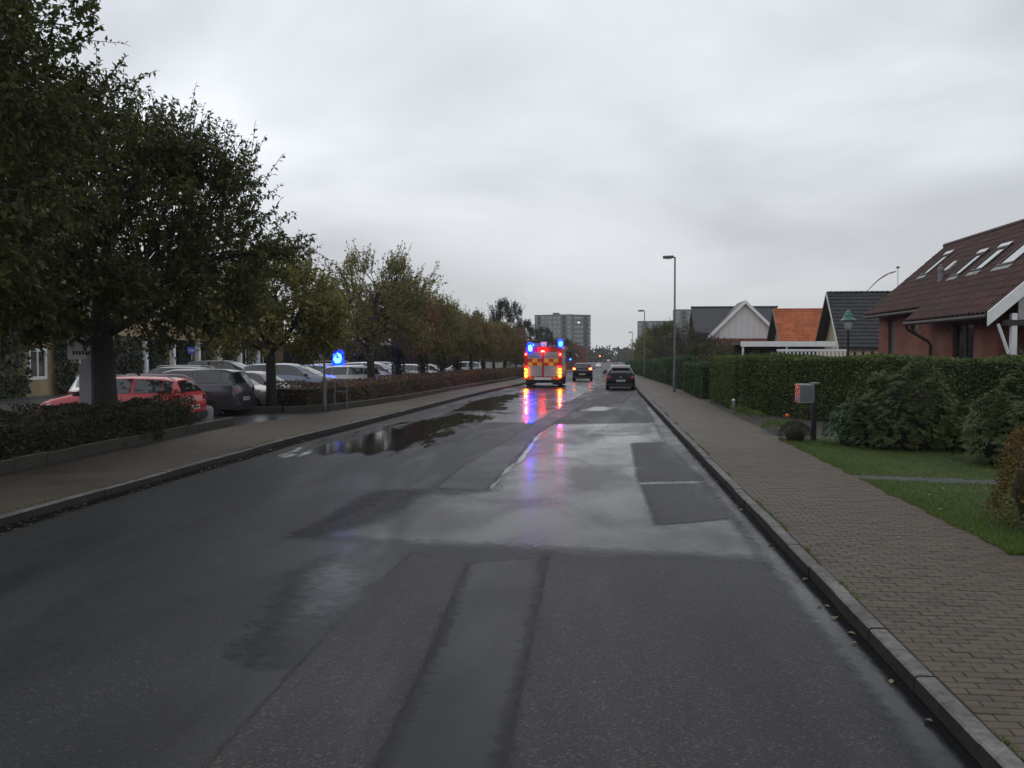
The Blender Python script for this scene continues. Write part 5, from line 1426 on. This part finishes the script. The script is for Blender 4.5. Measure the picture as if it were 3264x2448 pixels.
def car(name, label, kind, L, Wd, Ht, pm, x, y, rz, cat="car", group=None, rails=False, lights_on=False, plates=True, z=None, spoiler=False, dark_roof=None, tail_z=.80, rear_only=False, glass=None, seams=False):
    root = thing(name, label, cat, (x, y, zt(y) if z is None else z), rz, group)
    rows = PROF[kind]; kz = Ht / 1.48; kw = Wd / 1.78
    glass = glass or M['car_glass']
    secs = [section(r_[1:], kz, kw) for r_ in rows]
    # finer stations between rows
    ys = [L / 2 - r_[0] * L for r_ in rows]
    n = len(secs[0])
    V, F = [], []
    for yy, sc in zip(ys, secs):
        for px, pz in sc: V.append((px, yy, pz))
        for px, pz in sc[1:-1][::-1]: V.append((-px, yy, pz))
    m = 2 * n - 2
    for i in range(len(rows) - 1):
        for j in range(m):
            F.append((i * m + j, i * m + (j + 1) % m, (i + 1) * m + (j + 1) % m, (i + 1) * m + j))
    F.append(tuple(range(m))[::-1]); F.append(tuple((len(rows) - 1) * m + j for j in range(m)))
    T = []
    for q in F[:-2]: T += [(q[0], q[1], q[2]), (q[0], q[2], q[3])]
    T += F[-2:]
    body = MB().add(V, T).build("body", pm, root, 38)
    tree = BVHTree.FromPolygons([Vector(q) for q in V], T)
    def on_body(p, off):
        co, no, ix, ds = tree.find_nearest(p)
        if no.dot(co - Vector((0, co.y * .8, .7))) < 0: no = -no
        return co + no * off
    def pt(i, j): return Vector(V[i * m + (j % m)])
    def panel(nm, corners, mat, off=.010, inset=(.05, .95, .08, .92), nu=6, nv=4, parent=root):
        p00, p10, p11, p01 = corners
        nn = (p10 - p00).cross(p01 - p00).normalized(); cen = (p00 + p10 + p11 + p01) / 4
        if nn.dot(cen - Vector((0, cen.y * .8, .7))) < 0: nn = -nn
        vs_, fs_ = [], []
        for a in range(nu + 1):
            for b in range(nv + 1):
                u = inset[0] + (inset[1] - inset[0]) * a / nu; v = inset[2] + (inset[3] - inset[2]) * b / nv
                vs_.append(on_body((p00 * (1 - u) + p10 * u) * (1 - v) + (p01 * (1 - u) + p11 * u) * v, off))
        for a in range(nu):
            for b in range(nv):
                q = a * (nv + 1) + b; fs_.append((q, q + 1, q + nv + 2, q + nv + 1))
        return MB().add(vs_, fs_).build(nm, mat, parent)
    ws, r0, r1, rw = SPAN[kind]
    for s in (1, -1):
        J5, J6 = (5, 6) if s > 0 else (m - 5, m - 6)
        mid = r0 + 2
        # front door, rear door and quarter windows follow the body's own side faces
        for a, b, nm in ((r0, r0 + 1, "side_window"), (r0 + 1, mid, "side_window"), (mid, r1 - 1, "side_window"), (r1 - 1, r1, "side_window")):
            if b <= a: continue
            panel(nm, (pt(a, J5), pt(b, J5), pt(b, J6), pt(a, J6)), glass, inset=(.02 if a != mid else .10, .98 if b != r1 else .80, .08, .94))
        # small triangle ahead of the mirror
        a, b = ws, r0
        tri = [pt(a, J5).lerp(pt(b, J5), .45), pt(b, J5).lerp(pt(b, J6), .06), pt(b, J6).lerp(pt(b, J5), .10), pt(a, J6).lerp(pt(b, J6), .62)]
        MB().add([p + Vector((s * .006, 0, 0)) for p in tri], [(0, 1, 2, 3)]).build("side_window", glass, root)
        # mirror, lamps, wheels
        yb_ = ys[ws] - .22 * (ys[ws] - ys[r0]); xm = rows[ws][4] * kw
        MB().box((s * (xm + .10), yb_ - .18, rows[ws][2] * kz + .13), (.20, .11, .13)).build("mirror", M['plastic'], root, None)
        hp = [pt(1, 4 if s > 0 else m - 4), pt(3, 4 if s > 0 else m - 4), pt(3, 6 if s > 0 else m - 6), pt(1, 7 if s > 0 else m - 7)]
        panel("headlight", hp, M['head_lens'], .008, (.05, .62, -.5, .75), 3, 2)
        lm = M['brake'] if lights_on else M['tail_red']
        zz = tail_z * kz
        xt = rows[-2][4] * kw
        b_ = MB()
        b_.add([(s * (xt + .035), -L / 2 + .26, zz), (s * (xt + .02), -L / 2 + .03, zz - .02), (s * (xt - .20), -L / 2 - .012, zz - .01), (s * (xt + .03), -L / 2 + .24, zz + .15), (s * (xt + .01), -L / 2 + .06, zz + .16), (s * (xt - .20), -L / 2 + .012, zz + .13)],
               [(0, 1, 4, 3), (1, 2, 5, 4), (3, 4, 5), (2, 1, 0), (0, 3, 5, 2)])
        b_.build("tail_light", lm, root)
        for yy in (L / 2 - .20 * L, -L / 2 + .19 * L): wheel_parts(root, s * (Wd / 2 - .095), yy, .315 * (1.08 if Ht > 1.55 else 1))
        if rails:
            a, b = r0, r1
            pts2 = [Vector((s * rows[a + 1][5] * kw * .95, ys[a] - .15, rows[a + 1][3] * kz - .02)), Vector((s * rows[a + 1][5] * kw * .95, ys[a + 1], rows[a + 1][3] * kz + .05)), Vector((s * rows[b - 1][5] * kw * .95, ys[b - 1], rows[b - 1][3] * kz + .06)), Vector((s * rows[b][5] * kw * .95, ys[b] + .05, rows[b][3] * kz + .01))]
            MB().tube(pts2, .018, 6).build("roof_rail", M['rail'], root)
    # gaps between the doors and door handles
    if seams:
        for s in (1, -1):
            xs = rows[6][4] * kw
            for yy in (ys[r0 + 1] + .55, ys[r0 + 2] + .25, ys[r1 - 1] + .30):
                pts3 = [on_body(Vector((s * xs, yy, (.36 + .11 * q) * kz)), .002) for q in range(6)]
                MB().tube(pts3, .007, 4).build("door_gap", M['plastic'], root)
            for yy in (ys[r0 + 2] + .45, ys[r1 - 1] + .48):
                MB().box(on_body(Vector((s * xs, yy, .80 * kz)), .012), (.03, .18, .03)).build("door_handle", pm, root)
    # windscreen and rear window across the car
    def screen(nm, ia, ib, inset):
        rowsV = []
        for f in (inset[0], (inset[0] + inset[1]) / 2, inset[1]):
            line = []
            for j in (6, 7, 8, 9, 10, 11, 12):
                p = pt(ia, j).lerp(pt(ib, j), f)
                if j in (6, 12): p = p.lerp(pt(ia, 9).lerp(pt(ib, 9), f), .09)
                line.append(p)
            rowsV.append(line)
        vs_ = [p for l_ in rowsV for p in l_]
        dirn = (pt(ib, 9) - pt(ia, 9)); nn = Vector((0, -dirn.z, dirn.y)); nn.normalize()
        if nn.z < 0: nn = -nn
        vs_ = [on_body(p, .010) for p in vs_]
        fs_ = [(i * 7 + j, i * 7 + j + 1, (i + 1) * 7 + j + 1, (i + 1) * 7 + j) for i in range(2) for j in range(6)]
        return MB().add(vs_, fs_).build(nm, glass, root)
    screen("windscreen", ws, r0, (.04, .94)); screen("rear_window", r1, rw, (.10, .92))
    zl = .30 * kz
    # dark lower bumpers
    MB().box((0, -L / 2 + .10, .33 * kz), (Wd * .86, .26, .20)).build("rear_bumper", M['plastic'], root)
    MB().box((0, L / 2 - .16, .31 * kz), (Wd * .80, .30, .18)).build("front_bumper", M['plastic'], root)
    if plates:
        zp = (.58 if kind != 'sedan' else .72) * kz
        p_ = MB().box((0, -L / 2 - .018, zp), (.52, .02, .12)).build("number_plate", M['plate'], root)
        t_ = MB()
        for i in range(7): t_.box((-.18 + i * .058 + (.02 if i > 1 else 0), -L / 2 - .030, zp), (.034, .004, .07))
        t_.build("characters", M['print_dark'], p_)
        MB().box((0, L / 2 + .012, .45 * kz), (.50, .02, .11)).build("number_plate", M['plate'], root)
    if spoiler:
        yy = ys[r1]
        MB().box((0, yy - .06, rows[r1][3] * kz - .01), (rows[r1][5] * kw * 1.95, .26, .05), rx=R(12)).build("spoiler", M['plastic'], root)
    return root

def beacon(root, x, y, z, r_=.10, h=.20, side=(.1, -.62), core='blue_core'):
    d = MB().lathe([(r_ * 1.1, 0), (r_ * 1.1, h * .12), (r_, h * .13), (r_ * .95, h * .75), (r_ * .6, h * .96), (.01, h)], (x, y, z), 14).build("blue_lamp", M['blue_dome'], root, 40)
    MB().lathe([(r_ * .45, h * .10), (r_ * .75, h * .36), (r_ * .62, h * .66), (.01, h * .85)], (x + r_ * side[0], y + r_ * side[1], z), 10).build("bulb", M[core], d, 40)
    return d

P_ = {k: paint("paint_" + k, *v) for k, v in {
    'red': ((0.55, 0.035, 0.045),), 'dgrey': ((0.075, 0.078, 0.092), .25, .4), 'beige': ((0.36, 0.30, 0.28), .25, .2), 'silver': ((0.42, 0.43, 0.44), .25, .4),
    'bluegrey': ((0.15, 0.18, 0.24), .25, .3), 'white': ((0.66, 0.66, 0.65),), 'black': ((0.006, 0.007, 0.010), .4, 0.0, 0.04), 'navy': ((0.014, 0.010, 0.022), .35, 0.0, 0.06), 'grey': ((0.2, 0.205, 0.21), .25, .4), 'blue': ((0.05, 0.10, 0.22), .25, .2)}.items()}
WEST, EAST = R(90), R(-90)
PK = "cars parked in the lot on the left"
rc = car("parked_car", "red estate car with roof rails parked nose away from the road", 'estate', 4.65, 1.82, 1.52, P_['red'], -14.55, 25.6, WEST, group=PK, rails=True, seams=True)
car("parked_car", "dark grey estate car with tinted windows right beside the red one", 'mpv', 4.6, 1.82, 1.68, P_['dgrey'], -14.5, 29.4, WEST, group=PK, seams=True)
car("parked_car", "beige hatchback facing the road between the dark grey car and the thin tree", 'hatch', 4.1, 1.74, 1.50, P_['beige'], -14.3, 32.9, EAST, group=PK, rails=True, seams=True)
car("parked_car", "silver grey hatchback facing the road behind the thin tree trunk", 'hatch', 4.2, 1.76, 1.46, P_['grey'], -14.3, 35.9, EAST, group=PK, seams=True)
car("parked_car", "tall blue people carrier facing the road left of the round sign", 'mpv', 4.7, 1.85, 1.72, P_['bluegrey'], -14.6, 40.7, EAST, group=PK, seams=True)
car("parked_car", "silver estate car with its tail to the road, right of the round sign", 'estate', 4.7, 1.82, 1.50, P_['silver'], -14.6, 47.9, WEST, group=PK)
car("parked_car", "white hatchback facing the road, just right of the silver estate's tail", 'hatch', 4.2, 1.76, 1.50, P_['white'], -14.3, 51.5, EAST, group=PK)
car("parked_car", "tall silver people carrier facing the road between two trunks, right of the white hatchback", 'mpv', 4.5, 1.80, 1.66, P_['silver'], -14.4, 55.6, EAST, group=PK)
car("parked_car", "pale silver hatchback facing the road, its lamps between two ivy covered trunks", 'hatch', 4.2, 1.76, 1.48, P_['silver'], -14.3, 60.0, EAST, group=PK)
car("parked_car", "white estate car facing the road in the middle of the far part of the lot", 'estate', 4.5, 1.80, 1.50, P_['white'], -14.4, 67.4, EAST, group=PK)
car("parked_car", "white hatchback near the far end of the lot, facing the road", 'hatch', 4.2, 1.76, 1.50, P_['white'], -14.3, 73.5, EAST, group=PK)
car("parked_car", "white off-road car with its tail to the road, last in the lot", 'estate', 4.6, 1.86, 1.72, P_['white'], -14.4, 90.0, WEST, group=PK)
car("parked_car", "old white saloon seen from behind at the far left of the lot", 'sedan', 4.3, 1.68, 1.42, P_['white'], -18.3, 30.4, R(30), group=PK)
car("parked_car", "dark van like car parked in the second row, in front of the yellow building", 'mpv', 4.6, 1.85, 1.80, P_['black'], -20.3, 46.5, EAST, group=PK)
car("parked_car", "dark car in the second row whose roof shows above the red one", 'estate', 4.5, 1.8, 1.60, P_['dgrey'], -19.6, 38.5, WEST, group=PK, rails=True)
car("parked_car", "pale car in the second row behind the silver people carrier", 'mpv', 4.5, 1.8, 1.7, P_['silver'], -19.8, 74.0, WEST, group=PK)
ev = car("emergency_car", "white emergency car with a flashing blue roof lamp, in the second row of the lot", 'estate', 4.8, 1.85, 1.55, P_['white'], -19.2, 63.0, EAST, cat="emergency car", lights_on=False)
for yy in (-1.3, -.5, .3): MB().tube([(-.6, yy, 1.70), (.6, yy, 1.70)], .02, 6).build("rack_bar", M['rail'], ev)
for xx in (-.58, .58):
    MB().tube([(xx, -1.6, 1.70), (xx, .6, 1.70)], .02, 6).build("rack_rail", M['rail'], ev)
    for yy in (-1.5, .5): MB().tube([(xx, yy, 1.52), (xx, yy, 1.7)], .02, 6).build("rack_foot", M['rail'], ev)
ec = car("emergency_car", "silver blue car with its lit blue roof beacon, standing just right of the round sign", 'estate', 4.7, 1.82, 1.52, P_['blue'], -16.1, 50.0, EAST, cat="emergency car")
beacon(ec, .0, .9, 1.50, .34, .92, (.62, .1))  # dome drawn far larger than a beacon, to stand for its glare

# cars on the road
bc = car("black_car", "black hatchback with roof rails parked at the right kerb, seen from behind", 'hatch', 4.16, 1.73, 1.47, P_['black'], 1.12, 55.2, 0, cat="car", rails=True, spoiler=True, tail_z=.74)
mk = MB()
for k in (0, .062):
    mk.add([(-.08, -2.10, .74 + k), (-.055, -2.10, .74 + k), (0, -2.10, .80 + k), (.055, -2.10, .74 + k), (.08, -2.10, .74 + k), (0, -2.10, .83 + k)], [(0, 1, 2, 5), (2, 3, 4, 5)])
mk.build("chevron_badge", M['rail'], bc)
car("white_car", "white car parked ahead of the black hatchback, only its left side showing", 'mpv', 4.3, 1.78, 1.46, P_['white'], 1.24, 62.0, 0)
dc = car("dark_car", "dark small people carrier driving ahead with red rear lamps lit", 'mpv', 4.1, 1.72, 1.62, P_['navy'], -1.72, 80.0, 0, lights_on=True, tail_z=.95)
MB().box((0, -2.09, 1.0), (1.0, .03, .05)).build("chrome_strip", M['rail'], dc)
car("white_car", "small white car coming up the road far away", 'hatch', 4.1, 1.75, 1.5, P_['white'], -1.15, 288, R(180))
car("red_car", "red car far off at the road crest, mostly hidden by it", 'hatch', 4.1, 1.75, 1.5, P_['red'], 3.0, 415, R(180))

# ------------------------------------------------------------------ fire engine
fe = thing("fire_engine", "red fire engine with checkered tail and flashing blue lamps driving away", "fire engine", (-3.85, 58.0, zt(58)))
def fb(nm, lo, hi, m, par=fe): return MB().b2(lo, hi).build(nm, m, par)
z0 = 0
bd = MB()
bd.prism([(-1.25, .62), (1.25, .62), (1.25, 2.30), (1.22, 2.56), (1.12, 2.66), (-1.12, 2.66), (-1.22, 2.56), (-1.25, 2.30)], 'y', 0, 5.2)
bd.build("body", M['fire_red'], fe)
cabb = MB(); cabb.prism([(5.25, .55), (5.25, 2.55), (5.5, 2.72), (7.2, 2.72), (7.55, 2.5), (7.75, 1.5), (7.75, .55)], 'x', -1.22, 1.22); cabb.build("cab", M['fire_red'], fe)
for s in (-1, 1):
    for (a, b) in ((5.45, 6.3), (6.45, 7.35)): fb("side_window", (s * 1.221 if s > 0 else -1.23, a, 1.5), (1.23 if s > 0 else -1.221, b, 2.35), M['car_glass'])
    for i in range(3):
        sh = fb("side_shutter", (1.251 if s > 0 else -1.262, .35 + i * 1.6, .75), (1.262 if s > 0 else -1.251, 1.75 + i * 1.6, 2.25), M['shutter'])
    fb("side_stripe", (1.264 if s > 0 else -1.268, .1, 1.05), (1.268 if s > 0 else -1.264, 5.1, 1.35), M['mark_yellow'])
    fb("marker_strip", (1.2515 if s > 0 else -1.256, .05, .9), (1.256 if s > 0 else -1.2515, .25, 1.35), M['white_wood'])
    # mirrors stand out beside the cab
    mr = MB().box((s * 1.52, 7.3, 2.1), (.22, .12, .48)).build("mirror", M['black_metal'], fe)
    MB().tube([(s * 1.2, 7.35, 2.3), (s * 1.5, 7.3, 2.3)], .025, 6).build("arm", M['black_metal'], mr)
MB().lathe([(.01, 0), (.06, .02), (.06, .09), (.01, .11)], (1.54, 7.15, 1.72), 10).build("side_lamp", M['blue_core_dim'], fe)
# tail: two shutters, centre strip, checker band, rail, bumper
for xa, xb, cols in ((-1.0, -.07, ('r', 'y', 'r')), (.07, 1.0, ('y', 'r', 'y'))):
    sh = MB(); ns = 22
    for i in range(ns):
        za = .70 + i * (1.54 / ns)
        sh.b2((xa, -.03 - (.006 if i % 2 else 0), za + .003), (xb, -.002, za + 1.54 / ns - .003))
    sh = sh.build("shutter", M['shutter'], fe)
    cw = (xb - xa) / 3
    for i, c in enumerate(cols):
        for rj, zz in ((0, 1.64), (1, 1.405)):
            cc = c if rj == 0 else ('y' if c == 'r' else 'r')
            fb("yellow_square" if cc == 'y' else "red_square", (xa + i * cw, -.041, zz), (xa + (i + 1) * cw - .002, -.037, zz + .233), M['mark_yellow'] if cc == 'y' else M['mark_red'], sh)
    tx = MB()
    for i in range(13): tx.b2((xa + .10 + i * .06, -.041, 2.0 + (.003 if i % 2 else 0)), (xa + .10 + i * .06 + .04, -.038, 2.045))
    tx.build("lettering", M['print_dark'], sh)
    for hx in (xa + .3, xb - .12): MB().box((hx, -.05, .73), (.09, .04, .05)).build("handle", M['black_metal'], sh)
fb("centre_strip", (-.065, -.05, .68), (.065, -.003, 2.22), M['fire_red'])
fb("top_rail", (-1.0, -.06, 2.255), (1.02, -.003, 2.315), M['shutter'])
fb("bumper", (-.56, -.16, .49), (.56, -.003, .64), M['white_wood'])
for s in (-1, 1):
    fb("hazard_corner", (min(s * .565, s * 1.02), -.15, .49), (max(s * .565, s * 1.02), -.003, .64), M['mark_orange'])
fb("underbody", (-1.1, .05, .28), (1.1, 7.2, .60), M['black_metal'])
fb("mudflap", (-1.15, .6, .15), (-.6, .64, .6), M['plastic']); fb("mudflap", (.6, .6, .15), (1.15, .64, .6), M['plastic'])
for s in (-1, 1):
    for yy in (1.6, 6.3):
        w_ = MB().lathe([(.25, -.16), (.46, -.17), (.50, -.13), (.50, .13), (.46, .17), (.25, .16)], n=22).build("wheel", M['tyre'], fe, 40, loc=(s * 1.05, yy, .50), rot=(0, R(90) * s, 0))
        MB().lathe([(.05, .15), (.25, .12), (.26, .16), (.26, -.14)], n=18).build("rim", M['rim'], w_, 40)
# rear lamp clusters
for s in (-1, 1):
    x_ = s * 1.115
    hb = fb("lamp_cluster", (x_ - .085, -.05, .60), (x_ + .085, -.003, 1.36), M['red_halo'])  # panel widened to carry the lamps' red glow
    for zz in (1.17, .95, .75): MB().lathe([(.01, 0), (.056, .01), (.06, .05)], n=12).build("rear_lamp", M['amber_core'], hb, loc=(x_, -.055 - .045, zz), rot=(R(-90), 0, 0))
    MB().lathe([(.01, 0), (.05, .01), (.055, .04)], n=12).build("marker_lamp", M['red_core'], fe, loc=(s * 1.13, -.05, 2.16), rot=(R(-90), 0, 0))
MB().b2((-.13, -.12, 2.33), (.10, -.03, 2.41)).build("brake_lamp", M['red_core'], fe)
beacon(fe, -.86, .05, 2.28, .20, .66); beacon(fe, 1.12, .18, 2.60, .20, .56, core='blue_core_dim'); beacon(fe, -1.12, 5.6, 2.70, .12, .25, core='blue_core_dim');  # domes enlarged to stand for the blue glare
# roof gear: display with figures, light box, ladder, locker
dp = fb("display", (.26, .04, 2.62), (.98, .12, 2.95), M['print_dark'])
fc = bpy.data.curves.new("figures", 'FONT'); fc.body = "EPI  081"; fc.size = .15; fc.align_x = 'CENTER'; fc.extrude = .002
fo = bpy.data.objects.new("figures", fc); COL.objects.link(fo)
bpy.context.view_layer.update()
fm = bpy.data.meshes.new_from_object(fo.evaluated_get(bpy.context.evaluated_depsgraph_get())); bpy.data.objects.remove(fo)
link("figures", fm, M['plate'], dp, (.62, .035, 2.665), (R(90), 0, 0))
fb("light_box", (-.14, .06, 2.68), (.22, .5, 2.98), M['white_wood'])
lr = MB()
for xx in (-.62, -.25): lr.b2((xx, .2, 2.82), (xx + .05, 5.0, 2.90))
for i in range(15): lr.b2((-.57, .4 + i * .3, 2.84), (-.25, .44 + i * .3, 2.88))
for yy in (.5, 4.5): lr.b2((-.6, yy, 2.66), (-.22, yy + .05, 2.82))
lr.build("ladder", M['shutter'], fe)
fb("roof_locker", (.3, .6, 2.665), (1.0, 4.4, 2.90), M['shutter'])
fb("light_bar", (-.9, 6.6, 2.74), (.9, 6.9, 2.92), M['blue_plastic'])

# ------------------------------------------------------------------ damp air
hzm = bpy.data.materials.new("haze"); hzm.use_nodes = True
hzm.node_tree.nodes.clear()
ho = hzm.node_tree.nodes.new("ShaderNodeOutputMaterial"); hv = hzm.node_tree.nodes.new("ShaderNodeVolumePrincipled")
hv.inputs["Color"].default_value = (0.9, 0.92, 0.95, 1); hv.inputs["Density"].default_value = 0.00028
hv.inputs["Anisotropy"].default_value = 0.2
hzm.node_tree.links.new(hv.outputs[0], ho.inputs["Volume"])
props(MB().b2((-520, -40, -7.5), (480, 620, 34)).build("haze", hzm), kind='stuff')
